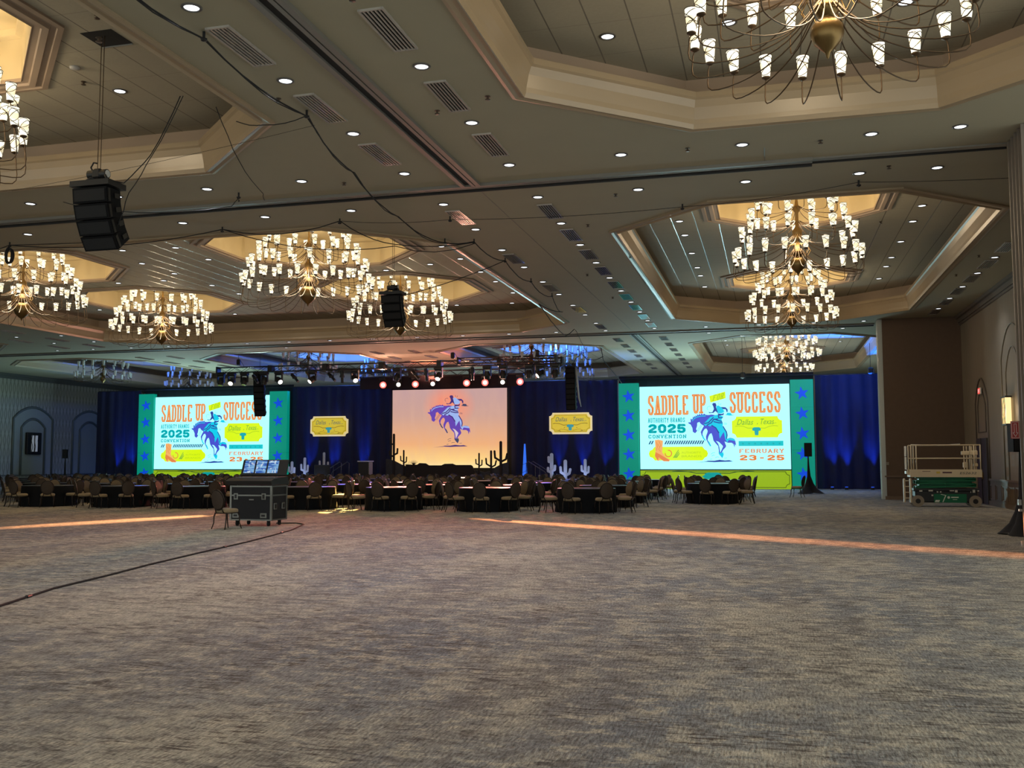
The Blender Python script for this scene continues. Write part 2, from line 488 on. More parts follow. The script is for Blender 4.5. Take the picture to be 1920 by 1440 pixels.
# tracks
def track_y(y, x0, x1, nm):
    e = MB(); c = (x0 + x1) / 2; L = x1 - x0
    e.box((c, y - .17, CZ - .03), (L, .10, .07), 0); e.box((c, y + .17, CZ - .03), (L, .10, .07), 0)
    e.box((c, y, CZ - .012), (L, .24, .02), 1); e.box((c, y - .05, CZ - .04), (L, .06, .05), 0)
    e.box((c, y + .10, CZ - .05), (L, .05, .08), 1)
    struct(e.build(nm, [M_track, M_slot]))
track_y(T1, XL, 0.9, 'trim_track_near')
e = MB(); e.box((2.65, T1 - .1, CZ - .015), (3.5, .16, .03), 0); e.box((2.65, T1 + .1, CZ - .02), (3.5, .03, .04), 1)
struct(e.build('trim_track_end', [M_track, M_slot]))
track_y(T2, XL, 4.4, 'trim_track_far')
e = MB()
for (ya, yb) in ((-6, T1 - .2), (T2 + .2, YB)):
    c, L = (ya + yb) / 2, yb - ya
    e.box((TX - .17, c, CZ - .03), (.10, L, .07), 0); e.box((TX + .17, c, CZ - .03), (.10, L, .07), 0)
    e.box((TX, c, CZ - .012), (.24, L, .02), 1); e.box((TX + .06, c, CZ - .04), (.07, L, .05), 0)
struct(e.build('trim_track_along', [M_track, M_slot]))
# thin joint line in the flat ceiling of the middle bay
e = MB(); e.box((-.0, 19.0, CZ - .004), (.02, 0.9, .008)); e.box((-6.0, 32, CZ - .004), (.012, 24, .006))
struct(e.build('trim_joint', M_track))

# ------------------------------------------------------------------ ceiling vents
def vent_mesh(lx, ly, n=5):
    e = MB(); h = .03
    e.box((0, 0, -.006), (lx, ly, .012), 1)
    e.box((-lx / 2, 0, -h / 2), (.03, ly + .03, h), 0); e.box((lx / 2, 0, -h / 2), (.03, ly + .03, h), 0)
    e.box((0, -ly / 2, -h / 2), (lx, .03, h), 0); e.box((0, ly / 2, -h / 2), (lx, .03, h), 0)
    for k in range(1, n): e.box((-lx / 2 + lx * k / n, 0, -.014), (lx / n * .38, ly, .02), 0)
    return e
v0 = None
def put(proto, loc, label, cat, group, rotz=0):
    o = copy_tree(proto); o.location = loc
    if rotz: o.rotation_euler = (0, 0, rotz)
    return tag(o, label, cat, group)
vp = empty('ceiling_vent', (0, 0, -50)); f = MB()
lx, ly = .33, 1.28
f.box((-lx / 2, 0, -.015), (.03, ly + .03, .03)); f.box((lx / 2, 0, -.015), (.03, ly + .03, .03)); f.box((0, -ly / 2, -.015), (lx, .03, .03)); f.box((0, ly / 2, -.015), (lx, .03, .03))
f.box((0, 0, -.004), (lx, ly, .006), 1)
f.build('frame', [M_vent_f, M_vent_d], vp)
for k in range(1, 6):
    s_ = MB(); s_.box((-lx / 2 + lx * k / 6, 0, -.018), (.020, ly - .02, .02)); s_.build('slat', M_vent_f, vp)
register(vp)
vents = []
for k in (0, 1, 2): vents.append((-4.91, 12.0 + 2.515 * k, 'in the vent line right of the long ceiling track, near bay'))
for k in range(9): vents.append((-4.91, 22.05 + 2.49 * k, 'in the vent line over the aisle, middle bay'))
for k in (0, 1, 2): vents.append((-7.12, 11.95 + 2.53 * k, 'in the vent line left of the long ceiling track, near bay'))
for k in range(5): vents.append((-7.12, 22.03 + 5.0 * k, 'in the vent line beside the left ceiling tray, middle bay'))
for k in range(7): vents.append((6.4, 29.15 + 2.44 * k, 'in the vent line along the right wall'))
for k in range(7): vents.append((-7.1, 46.95 + 2.5 * k, 'left of the far ceiling track, before the stage'))
for k in range(7): vents.append((-4.88, 46.95 + 2.5 * k, 'right of the far ceiling track, before the right screen'))
for x in (-33.1, -35.2):
    for yv in (36.5, 39.4, 42.0): vents.append((x, yv, 'between the two left ceiling trays'))
for x in (-18.4, -20.6):
    for yv in (49.0, 51.6, 54.2): vents.append((x, yv, 'in the flat ceiling above the stage truss'))
for x in (-32.4, -34.4):
    for yv in (48.0, 50.6, 53.2): vents.append((x, yv, 'in the flat ceiling before the left screen'))
ORD = ['first', 'second', 'third', 'fourth', 'fifth', 'sixth', 'seventh', 'eighth', 'ninth', 'tenth', 'eleventh', 'twelfth', 'thirteenth', 'fourteenth']
cnt = {}
for (x, yv, w_) in vents:
    i = cnt.get(w_, 0); cnt[w_] = i + 1
    put(vp, (x, yv, CZ), '%s slotted air vent %s' % (ORD[i], w_), 'air vent', 'air vents ' + w_)
for ch in list(vp.children): bpy.data.objects.remove(ch)
bpy.data.objects.remove(vp)

# ------------------------------------------------------------------ downlights
dp = empty('downlight', (0, 0, -50))
tr = MB(); tr.lathe([(.135, .0), (.135, -.012), (.105, -.02), (.098, -.004), (.098, -.001)], n=20); tr.build('trim_ring', M_dl_trim, dp)
ln_ = MB(); ln_.lathe([(.098, -.006), (.05, -.010), (.001, -.012)], n=20); lens = ln_.build('lens', M_dl, dp)
register(dp)
DLP = 130.0
def dl(x, y, z, where, lamp=True, power=None):
    i = cnt.get('dl' + where, 0); cnt['dl' + where] = i + 1
    o = put(dp, (x, y, z), 'small round white downlight %s' % where, 'downlight', 'downlights ' + where)
    if lamp:
        spot('lamp', (x, y, z - .05), (x, y, 0), power or DLP, (.92, .95, 1.0), 120, .9, .1, o)
for k in range(-1, 3): dl(-4.91, 13.28 + 2.515 * k, CZ, 'among the vents right of the long track', True)
for k in range(-1, 3): dl(-7.13, 13.25 + 2.53 * k, CZ, 'among the vents left of the long track', True)
for k in range(3, 13):
    dl(-4.91, 13.28 + 2.495 * k, CZ, 'over the aisle in the middle bay', k % 2 == 0)
    dl(-7.14, 13.25 + 2.515 * k, CZ, 'beside the left tray in the middle bay', False)
for x in (-2.67, -.4, 1.87, 3.35, -9.41, -11.65, -13.9, -16.19, -18.45):
    dl(x, 18.25, CZ, 'in the row just before the near ceiling track', x in (-.4, -11.65, -16.19))
    dl(x, 20.75, CZ, 'in the row just behind the near ceiling track', x in (1.87, -9.41, -13.9))
for x in (-2.67, -.4, 1.87, 3.9, -9.41, -11.65, -13.9, -16.19, -18.45, -20.7, -22.9, -25.2, -27.4, -29.7, -31.9, -34.2, -36.4):
    dl(x, 43.35, CZ, 'in the row before the far ceiling track', False)
for x in (-2.67, 3.2, -10.5, -24.2): dl(x, 45.5, CZ, 'in the row behind the far ceiling track', False)
for k in range(5): dl(6.4, 30.6 + 2.48 * k, CZ, 'among the vents along the right wall', k == 2)
for (x, y) in ((-31.9, 38.2), (-34.3, 40.6), (-32.0, 40.6), (-34.3, 38.1)): dl(x, y, CZ, 'between the two left trays', False)
for x in (-2.41, 4.09):
    for y in (27.9, 29.7, 32.4, 34.9, 36.5, 38.9): dl(x, y, TZ, 'inside the middle right ceiling tray', False)
for y in (55, 57, 59.2): dl(-2.41, y, TZ, 'inside the far right ceiling tray', False); dl(4.0, y, TZ, 'inside the far right ceiling tray', False)
for (x, y) in ((-2.42, 15.2), (-.5, 15.2), (2.1, 15.2)): dl(x, y, TZ, 'inside the near right ceiling tray', False)
dl(-11.55, 15.15, TZ, 'inside the near left ceiling tray', False)
for (x, y) in ((-20.3, 27.0), (-18.4, 27.1), (-21.0, 29.0), (-21.0, 30.9), (-24.2, 32.0), (-22.2, 32.0), (-18.4, 29.0), (-21.0, 33.4), (-21.0, 35.4), (-24.1, 40.3), (-11.4, 31.8),
               (-10.1, 31.2), (-13.3, 32.4), (-10.1, 33.6), (-10.1, 35.6), (-10.1, 38.2), (-10.8, 40.7), (-13.3, 40.6), (-29.3, 37.5), (-10.1, 29.2)):
    dl(x, y, TZ, 'inside the big middle left ceiling tray', False)
for ch in list(dp.children): bpy.data.objects.remove(ch)
bpy.data.objects.remove(dp)

# sprinkler heads
sp_ = MB(); sp_.cyl((0, 0, 0), (0, 0, -.05), .018, n=8); sp_.lathe([(.001, -.05), (.045, -.052), (.045, -.058), (.001, -.06)], n=10); sp_.cyl((0, 0, 0), (0, 0, -.008), .045, n=12)
first = sp_.build('sprinkler_head', mat('sprinkler_metal', (.10, .07, .05), .4, .6))
SPR = [(-5.3, 15.1, CZ), (-4.3, 14.7, CZ), (-7.6, 13.9, CZ), (-1.4, 18.2, CZ), (1.0, 18.4, CZ), (-3.2, 21.0, CZ), (2.4, 20.4, CZ), (-8.6, 18.6, CZ), (-4.3, 23.6, CZ), (-3.8, 27.6, CZ), (-5.5, 30.0, CZ),
       (-5.4, 34.5, CZ), (-9.9, 12.4, TZ), (-11.9, 14.6, TZ), (5.9, 30.2, CZ), (5.8, 33.2, CZ), (3.2, 29.5, TZ), (-8.9, 11.2, CZ), (-5.0, 11.0, CZ)]
for i, p in enumerate(SPR):
    o = first if i == 0 else first.copy()
    if i: COL.objects.link(o)
    o.location = p
    tag(o, 'tiny dark sprinkler head on the brown ceiling', 'sprinkler', 'ceiling sprinkler heads')
sd = MB(); sd.lathe([(.001, 0), (.09, 0), (.085, -.03), (.05, -.045), (.001, -.05)], n=18)
tag(sd.build('smoke_detector', mat('detector_plastic', (.45, .43, .40), .5), loc=(-11.6, 14.0, TZ)), 'white round smoke detector in the near left tray', 'smoke detector')
sd = MB(); sd.lathe([(.001, 0), (.12, 0), (.11, -.02), (.001, -.03)], n=20)
tag(sd.build('ceiling_speaker', mat('grille_grey', (.16, .15, .13), .6), loc=(-6.95, 10.05, CZ)), 'grey round ceiling speaker grille at the top edge left of the track', 'ceiling speaker')
# missing tile with open hatch
h_ = MB(); h_.box((-10.3, 13.15, TZ - .004), (.58, .56, .006), 0); h_.box((-10.3, 13.42, TZ - .01), (.58, .02, .03), 1)
struct(h_.build('trim_hatch', [mat('void_black', (.004, .004, .004), .9), M_alum]))

# ------------------------------------------------------------------ chandeliers
def shade_mesh(lit):
    e = MB()
    H, r0, r1 = .31, .052, .088
    n = 14
    prof = [(r0, 0), (r0 + (r1 - r0) * .33, H * .33), (r0 + (r1 - r0) * .66, H * .66), (r1, H)]
    vs = []; a = len(prof)
    if lit:
        e.lathe(prof[:2], n=n, mi=0); e.lathe([(prof[1][0], prof[1][1]), (prof[2][0], prof[2][1])], n=n, mi=1); e.lathe(prof[2:], n=n, mi=0)
    else:
        e.lathe(prof, n=n, mi=0)
    def rad(z): return r0 + (r1 - r0) * z / H + .003
    for rz in (0.004, H): e.tube([(rad(rz) * math.cos(t), rad(rz) * math.sin(t), rz) for t in [2 * PI * k / 12 for k in range(12)]], .0055, 4, 2, True)
    if lit:
        for (z0, amp, ph) in ((.08, .06, 0), (.13, .07, 1.3), (.21, .07, 2.4), (.19, .09, 4.0), (.25, .05, 5.2)):
            pts = []
            for k in range(12):
                t = 2 * PI * k / 12; z = max(.01, min(H - .01, z0 + amp * math.sin(t + ph)))
                pts.append((rad(z) * math.cos(t), rad(z) * math.sin(t), z))
            e.tube(pts, .0058, 3, 2, True)
    e.lathe([(.001, -.035), (.02, -.03), (.045, -.012), (.06, -.006), (.06, 0), (.001, 0)], n=10, mi=3)
    return e
def arm_pts(r, z, rb, zb, dip, n=13):
    """from the body (rb, zb) down and out in a long swan curve to the shade at (r, z)"""
    P = [(rb, zb), (rb + (r - rb) * .25, zb - (zb - (z - dip)) * .62), (rb + (r - rb) * .62, z - dip * .98), (r - .02, z - dip * 1.05), (r + .03, z - dip * .35), (r, z - .02)]
    out = []
    for k in range(n):
        t = k / (n - 1) * (len(P) - 1); i = min(int(t), len(P) - 2); u = t - i
        p0, p1, p2, p3 = P[max(i - 1, 0)], P[i], P[i + 1], P[min(i + 2, len(P) - 1)]
        q = []
        for c in (0, 1):
            q.append(.5 * (2 * p1[c] + (p2[c] - p0[c]) * u + (2 * p0[c] - 5 * p1[c] + 4 * p2[c] - p3[c]) * u * u + (3 * p1[c] - p0[c] - 3 * p2[c] + p3[c]) * u ** 3))
        out.append((q[0], 0, q[1]))
    return out
def make_chandelier(tiers, ballr, lit, sep_arms):
    """origin at the finial tip"""
    root = empty('chandelier', (0, 0, -60))
    top = 2.85
    b = MB(); s = ballr
    b.lathe([(.001, 0), (.02, .03), (.03, .08), (s * .35, .12), (s * .8, .12 + s * .45), (s, .12 + s * 1.0), (s * .93, .12 + s * 1.45), (s * .6, .12 + s * 1.85), (s * .4, .12 + s * 2.0)], n=28, flute=.035)
    b.build('bowl_finial', M_brass if lit else M_brass, root)
    c = MB(); z = .12 + s * 2
    c.lathe([(.09, z), (.16, z + .08), (.16, z + .14), (.06, z + .22), (.05, z + .5), (.12, z + .6), (.14, z + .7), (.05, z + .82), (.045, z + 1.2), (.11, z + 1.3), (.05, z + 1.42), (.03, z + 1.6), (.02, z + 1.8)], n=16)
    for k in range(10):
        t = 2 * PI * k / 10; ct, st = math.cos(t), math.sin(t)
        c.tube([(ct * .1, st * .1, z + .1), (ct * .26, st * .26, z + .02), (ct * .34, st * .34, z + .16), (ct * .24, st * .24, z + .32), (ct * .08, st * .08, z + .36)], .009, 4)
    c.build('column', M_brass, root)
    rd = MB(); rd.cyl((0, 0, z + 1.75), (0, 0, top), .012, n=6); rd.lathe([(.10, top - .03), (.10, top), (.001, top)], n=14); rd.build('hanging_rod', M_brass_d, root)
    shm = None
    for (r, zz, n, dip, zb, ph) in tiers:
        pts = arm_pts(r, zz, .09, zb, dip)
        am = MB().tube(arm_pts(r, zz, .09, zb, dip, 21), .0095, 5) if sep_arms else None
        amo = None; allarms = MB()
        for k in range(n):
            t = 2 * PI * (k + ph) / n + .03
            if sep_arms:
                if amo is None: amo = am.build('arm', M_brass_d, root); o = amo
                else: o = amo.copy(); COL.objects.link(o); o.parent = root
                o.rotation_euler = (0, 0, t)
            else:
                allarms.tube([(p[0] * math.cos(t), p[0] * math.sin(t), p[2]) for p in arm_pts(r, zz, .09, zb, dip, 9)], .011, 4)
            if shm is None:
                shm = shade_mesh(lit).build('glass_shade', [M_shade_w, M_shade, M_wire, M_brass_d] if lit else [M_glass_off, M_glass_off, M_glass_off, M_brass_d], root); so = shm
            else: so = shm.copy(); COL.objects.link(so); so.parent = root
            tilt = random.uniform(-.07, .07)
            so.location = (r * math.cos(t), r * math.sin(t), zz); so.rotation_euler = (tilt, random.uniform(-.07, .07), random.uniform(0, 6))
        if not sep_arms: allarms.build('arm_ring', M_brass_d, root)
    return register(root)
TR = [(1.65, .42, 20, .36, .75, 0), (1.48, 1.05, 16, .34, 1.15, .3), (1.24, 1.5, 13, .3, 1.5, .1), (1.02, 1.92, 10, .25, 1.9, .6)]
TL = [(2.05, .66, 24, .55, .95, 0), (1.85, 1.2, 20, .5, 1.3, .4), (1.58, 1.68, 17, .45, 1.75, .2), (1.27, 2.12, 14, .4, 2.1, .6)]
chR = make_chandelier(TR, .205, True, True)
chL = make_chandelier(TL, .27, True, True)
chU = make_chandelier([(1.65, .42, 16, .26, .75, 0), (1.48, 1.05, 14, .34, 1.15, .3), (1.24, 1.5, 11, .3, 1.5, .1), (1.02, 1.92, 9, .25, 1.9, .6)], .19, False, False)
chF = make_chandelier([(1.65, .42, 18, .26, .75, 0), (1.48, 1.05, 16, .34, 1.15, .3), (1.24, 1.5, 13, .3, 1.5, .1), (1.02, 1.92, 10, .25, 1.9, .6)], .19, True, False)
FZ = 6.55
CH = [(chR, .78, 12.25, 'large brass chandelier with lit shades cut off by the top right edge', 'lit'),
      (chR, .8, 26.95, 'lit brass chandelier hanging highest in the middle right ceiling tray', 'lit'),
      (chR, .85, 38.0, 'lit brass chandelier just behind the first one in the middle right tray', 'lit'),
      (chL, -14.0, 12.5, 'lit chandelier cut off by the left edge, above the near loudspeaker stack', 'lit'),
      (chL, -14.2, 28.1, 'big lit chandelier left of the middle hanging loudspeaker', 'lit'),
      (chL, -14.2, 36.1, 'big lit chandelier directly behind the middle hanging loudspeaker', 'lit'),
      (chL, -25.3, 28.3, 'big lit chandelier at the left edge behind the black cable coil', 'lit'),
      (chL, -25.0, 36.0, 'big lit chandelier low in the ceiling between the two left ones', 'lit'),
      (chF, .88, 51.9, 'small far lit chandelier above the right screen', 'lit'),
      (chF, .85, 60.0, 'farthest lit chandelier, half hidden just above the right screen', 'lit'),
      (chU, -12.3, 50.4, 'unlit chandelier tinted blue over the right end of the truss', 'off'),
      (chU, -12.2, 59.4, 'unlit glass chandelier behind the right loudspeaker line', 'off'),
      (chU, -26.2, 52.0, 'unlit chandelier above the left part of the stage truss', 'off'),
      (chU, -24.8, 60.2, 'unlit chandelier glimpsed below the middle of the truss', 'off'),
      (chU, -41.0, 53.0, 'unlit chandelier at the left above the drape corner', 'off'),
      (chU, -40.0, 61.0, 'unlit glass chandelier above the left screen', 'off')]
for proto, x, y, lab, st in CH:
    o = copy_tree(proto); o.location = (x, y, FZ); tag(o, lab, 'chandelier', 'hall chandeliers')
    o.rotation_euler = (0, 0, random.uniform(0, .3))
    if st == 'lit':
        big = proto is chL
        l = bpy.data.lights.new('chandelier_glow', 'POINT'); l.energy = (430 if big else 300); l.color = (1.0, .78, .50); l.shadow_soft_size = .5
        lo = bpy.data.objects.new('chandelier_glow', l); COL.objects.link(lo); lo.parent = o; lo.location = (0, 0, 1.0)
        if y > 45: continue
        l = bpy.data.lights.new('chandelier_uplight', 'SPOT'); l.energy = (190 if big else 95); l.color = (1.0, .80, .50); l.shadow_soft_size = .35
        l.spot_size = math.radians(150); l.spot_blend = .25
        lo = bpy.data.objects.new('chandelier_uplight', l); COL.objects.link(lo); lo.parent = o; lo.location = (0, 0, 2.0); lo.rotation_euler = (PI, 0, 0)
def drop(root):
    for ch in list(root.children): drop(ch)
    bpy.data.objects.remove(root)
for p in (chR, chL, chU, chF): drop(p)
#%%STAGE%%
# ------------------------------------------------------------------ drapes behind the screens
M_drape = mat('navy_velvet', (.006, .010, .055), .85, sheen=.05, noise=.25, nscale=2)
M_drape_k = mat('black_velvet', (.008, .008, .014), .9, noise=.2, nscale=3)
def drape(x0, x1, y, z0, z1, m, amp=.10, seed=1):
    rnd = random.Random(seed); e = MB(); n = int((x1 - x0) / .085); cols = []; ph = 0
    zs = [z0, z0 + (z1 - z0) * .33, z0 + (z1 - z0) * .66, z1]
    for i in range(n + 1):
        ph += rnd.uniform(.45, 1.1); x = x0 + (x1 - x0) * i / n
        for k, z in enumerate(zs):
            e.v.append((x, y + math.sin(ph + .25 * k) * amp * (1.15 - .2 * k) * rnd.uniform(.7, 1.1), z))
    for i in range(n):
        for k in range(3):
            a = i * 4 + k; e.f.append([a, a + 4, a + 5, a + 1]); e.mi.append(0); e.smooth.append(True)
    return e
pi_ = 0
for (x0, x1, m, nm, lab) in ((-44.8, -41.3, M_drape, 'drape', 'navy blue drape at the far left end of the stage wall'),
                        (-30.0, -23.1, M_drape, 'drape', 'dark blue drape behind the left ticket shaped sign'),
                        (-15.3, -8.75, M_drape, 'drape', 'dark blue drape behind the right ticket shaped sign'),
                        (2.45, 7.4, M_drape, 'drape', 'blue uplit drape between the right screen and the wall corner')):
    o = drape(x0, x1, SY + .35, .02, 6.4, m, .10, 3 + pi_).build(nm, m); pi_ += 1
    tag(o, lab, 'drape', 'stage wall drapes')
for (x0, x1, lab) in ((-41.2, -30.05, 'black drape border above and behind the left screen'), (-23.3, -15.1, 'black drape border above and behind the sunset backdrop'), (-8.7, 2.4, 'black drape border above and behind the right screen')):
    tag(drape(x0, x1, SY + .62, .02, 6.62, M_drape_k, .05, 9 + pi_).build('drape', M_drape_k), lab, 'drape', 'black drape borders'); pi_ += 1
for i, (x0, x1) in enumerate(((-44.8, -30.0), (-30.0, -15.2), (-15.2, 0.0), (0.0, 7.4))):
    e = MB(); e.cyl((x0, SY + .5, 6.44), (x1, SY + .5, 6.44), .03, n=8)
    for k in range(5): e.cyl((x0 + (x1 - x0) * k / 4.01, SY + .75, 0), (x0 + (x1 - x0) * k / 4.01, SY + .75, 6.44), .025, n=6)
    tag(e.build('drape_pipe', M_black), '%s length of black drape pipe along the top of the stage wall' % ORD[i], 'pipe and drape frame', 'drape pipes')

# ------------------------------------------------------------------ flat artwork helpers
def XZ(x0, z0, y):
    """(u, v, d) -> world, facing -Y"""
    return lambda u, v, d: (x0 + u, y + d, z0 + v)
GL = {
 'A': ([[(0, 0), (.5, 1), (1, 0)], [(.2, .33), (.8, .33)]], [(0, 0), (1, 0)]),
 'B': ([[(0, 0), (0, 1), (.75, 1), (1, .86), (1, .66), (.75, .52), (0, .52)], [(.75, .52), (1, .38), (1, .14), (.75, 0), (0, 0)]], []),
 'C': ([[(1, .68), (1, .86), (.75, 1), (.25, 1), (0, .84), (0, .16), (.25, 0), (.75, 0), (1, .14), (1, .3)]], []),
 'D': ([[(0, 0), (0, 1), (.6, 1), (1, .82), (1, .18), (.6, 0), (0, 0)]], [(0, 0), (0, 1)]),
 'E': ([[(1, .82), (1, 1), (0, 1), (0, 0), (1, 0), (1, .18)], [(0, .52), (.7, .52)]], []),
 'F': ([[(1, .82), (1, 1), (0, 1), (0, 0)], [(0, .52), (.7, .52)]], [(0, 0)]),
 'H': ([[(0, 0), (0, 1)], [(1, 0), (1, 1)], [(0, .5), (1, .5)]], [(0, 0), (0, 1), (1, 0), (1, 1)]),
 'I': ([[(.5, 0), (.5, 1)]], [(.5, 0), (.5, 1)]),
 'L': ([[(0, 1), (0, 0), (1, 0), (1, .22)]], [(0, 1)]),
 'N': ([[(0, 0), (0, 1), (1, 0), (1, 1)]], [(0, 0), (1, 1)]),
 'O': ([[(0, .16), (0, .84), (.3, 1), (.7, 1), (1, .84), (1, .16), (.7, 0), (.3, 0), (0, .16)]], []),
 'P': ([[(0, 0), (0, 1), (.7, 1), (1, .86), (1, .6), (.7, .45), (0, .45)]], [(0, 0)]),
 'R': ([[(0, 0), (0, 1), (.7, 1), (1, .86), (1, .64), (.7, .5), (0, .5)], [(.6, .5), (1, 0)]], [(0, 0), (1, 0)]),
 'S': ([[(1, .70), (1, .86), (.75, 1), (.25, 1), (0, .86), (0, .66), (1, .36), (1, .14), (.75, 0), (.25, 0), (0, .14), (0, .30)]], []),
 'T': ([[(.5, 0), (.5, 1)], [(0, .84), (0, 1), (1, 1), (1, .84)]], [(.5, 0)]),
 'U': ([[(0, 1), (0, .16), (.3, 0), (.7, 0), (1, .16), (1, 1)]], [(0, 1), (1, 1)]),
 'V': ([[(0, 1), (.5, 0), (1, 1)]], [(0, 1), (1, 1)]),
 'X': ([[(0, 0), (1, 1)], [(0, 1), (1, 0)]], [(0, 0), (0, 1), (1, 0), (1, 1)]),
 'Y': ([[(0, 1), (.5, .45), (1, 1)], [(.5, .45), (.5, 0)]], [(0, 1), (1, 1), (.5, 0)]),
 '0': ([[(0, .2), (0, .8), (.3, 1), (.7, 1), (1, .8), (1, .2), (.7, 0), (.3, 0), (0, .2)]], []),
 '2': ([[(0, .70), (0, .84), (.25, 1), (.75, 1), (1, .86), (1, .66), (0, .16), (0, 0), (1, 0), (1, .2)]], []),
 '3': ([[(0, .76), (0, .88), (.25, 1), (.75, 1), (1, .86), (1, .66), (.8, .54), (.4, .54)], [(.8, .54), (1, .4), (1, .14), (.75, 0), (.25, 0), (0, .12), (0, .26)]], []),
 '5': ([[(1, .84), (1, 1), (.06, 1), (0, .52), (.7, .58), (1, .44), (1, .14), (.75, 0), (.25, 0), (0, .12), (0, .28)]], []),
 '6': ([[(1, .86), (.75, 1), (.25, 1), (0, .84), (0, .16), (.25, 0), (.75, 0), (1, .16), (1, .42), (.75, .56), (0, .5)]], []),
 '-': ([[(.1, .45), (.9, .45)]], []),
}
def ribbon(e, pts, wx, wz, fn, y=0.0, mi=0):
    """flat stroke, wx wide for upright strokes and wz for level ones"""
    P = [Vector((p[0] / wx, p[1] / wz)) for p in pts]
    for a, b in zip(P[:-1], P[1:]):
        d = (b - a)
        if d.length < 1e-6: continue
        d.normalize(); nn = Vector((-d.y, d.x)) * .5
        q = [a + nn, a - nn, b - nn, b + nn]
        e.add([fn(p.x * wx, p.y * wz, y) for p in q], [(0, 1, 2, 3)], mi)
    for p in P[1:-1]:
        c = [p + Vector((math.cos(t), math.sin(t))) * .5 for t in [2 * PI * k / 10 for k in range(10)]]
        e.add([fn(q.x * wx, q.y * wz, y) for q in c], [tuple(range(10))], mi)
def slab(e, text, x0, x1, z0, z1, fn, y, wx, wz, gap=.25, serif=1.0, slant=0.0, mi=0, weights=None):
    n = len(text); tot = x1 - x0
    ws = [(.35 if ch == 'I' else (.5 if ch == ' ' else 1.0)) for ch in text]
    unit = tot / (sum(ws) + gap * (n - 1)); x = x0
    for ch, w_ in zip(text, ws):
        w1 = unit * w_
        if ch in GL:
            st, se = GL[ch]
            ax, az = x + wx / 2, z0 + wz / 2; bw, bh = max(w1 - wx, 1e-4), (z1 - z0) - wz
            f2 = (lambda u, v, d, f=fn, zz=z0: f(u + slant * (v - zz), v, d))
            for s_ in st: ribbon(e, [(ax + p[0] * bw, az + p[1] * bh) for p in s_], wx, wz, f2, y, mi)
            for p in se:
                px, pz = ax + p[0] * bw, az + p[1] * bh
                q = wx * (.5 + .38 * serif); h = wz * .5
                e.add([f2(px - q, pz - h, y), f2(px + q, pz - h, y), f2(px + q, pz + h, y), f2(px - q, pz + h, y)], [(0, 1, 2, 3)], mi)
        x += w1 + unit * gap
    return e
def text_polys(body, size, shear=0.0, space=1.0):
    cu = bpy.data.curves.new('t', 'FONT'); cu.body = body; cu.size = size; cu.shear = shear; cu.space_character = space; cu.resolution_u = 3
    ob = bpy.data.objects.new('t', cu); COL.objects.link(ob)
    dg = bpy.context.evaluated_depsgraph_get(); dg.update()
    me = bpy.data.meshes.new_from_object(ob.evaluated_get(dg))
    vs = [(v.co.x, v.co.y) for v in me.vertices]; fs = [tuple(p.vertices) for p in me.polygons]
    bpy.data.objects.remove(ob); bpy.data.curves.remove(cu); bpy.data.meshes.remove(me)
    return vs, fs
def put_text(e, body, x0, x1, z0, z1, fn, y, shear=0.0, mi=0):
    vs, fs = text_polys(body, 1.0, shear)
    ax, bx = min(v[0] for v in vs), max(v[0] for v in vs); az, bz = min(v[1] for v in vs), max(v[1] for v in vs)
    e.add([fn(x0 + (v[0] - ax) / (bx - ax) * (x1 - x0), z0 + (v[1] - az) / (bz - az) * (z1 - z0), y) for v in vs], fs, mi)
def em(name, col, s=1.0):
    m = mat(name, (.02, .02, .02), .5, 0, col, s); return m

# screen artwork in its own grid: 1895 wide, 1075 high, y down
SW, SH = 8.45, 4.80
def A(x, y): return (x / 1895 * SW, (1085 - y) / 1060 * SH)
def Hq(x, y): return A(548.6 + .6668 * x, 137.1 + .6668 * y)
HORSE = [(118, 525), (160, 530), (165, 500), (160, 470), (178, 452), (185, 480), (205, 455), (203, 415), (225, 440), (235, 402), (255, 430), (262, 390), (285, 415), (290, 375), (320, 398), (330, 368), (358, 392), (372, 362),
         (400, 388), (425, 365), (450, 388), (500, 395), (560, 385), (640, 400), (600, 470), (560, 520), (600, 600), (680, 660), (740, 760), (790, 700), (830, 770), (845, 850), (900, 830), (960, 840), (1000, 880), (1015, 960), (1018, 990), (995, 950),
         (985, 1020), (965, 950), (930, 925), (860, 925), (800, 900), (830, 985), (815, 1015), (770, 1060), (745, 1110), (770, 1170), (750, 1210), (715, 1170), (685, 1130), (690, 1080), (678, 985), (620, 920), (590, 880), (575, 800), (555, 740), (520, 760), (495, 810),
         (480, 870), (520, 930), (548, 985), (525, 990), (490, 930), (455, 860), (450, 800), (480, 720), (482, 690), (460, 650), (430, 660), (395, 710), (385, 760), (415, 830), (445, 870), (435, 890), (400, 850), (370, 790), (352, 715), (385, 650), (415, 600),
         (350, 555), (330, 525), (290, 540), (285, 600), (265, 660), (285, 695), (245, 740), (200, 710), (195, 640), (160, 570), (120, 550)]
BELLY_LIGHT = [(595, 830), (630, 880), (610, 870)]
LEGGAP = [(640, 890), (690, 905), (745, 960), (770, 990), (740, 1060), (715, 1110), (700, 1000), (680, 940)]
MANE_HI = [(190, 500), (230, 450), (290, 420), (380, 402), (455, 405), (450, 420), (360, 420), (280, 440), (225, 475), (200, 512)]
SADDLE_ = [(410, 560), (470, 500), (540, 430), (590, 420), (640, 395), (700, 390), (790, 430), (750, 480), (775, 560), (770, 610), (830, 700), (850, 780), (840, 850), (900, 835), (985, 850), (1000, 890), (940, 880), (880, 870), (850, 920), (815, 860), (790, 720), (760, 760), (710, 845), (700, 740), (660, 660),
           (560, 600), (530, 610), (480, 590), (440, 600)]
RIDER_LIGHT = [(655, 225), (700, 215), (770, 270), (810, 330), (760, 365), (690, 365), (665, 290)]
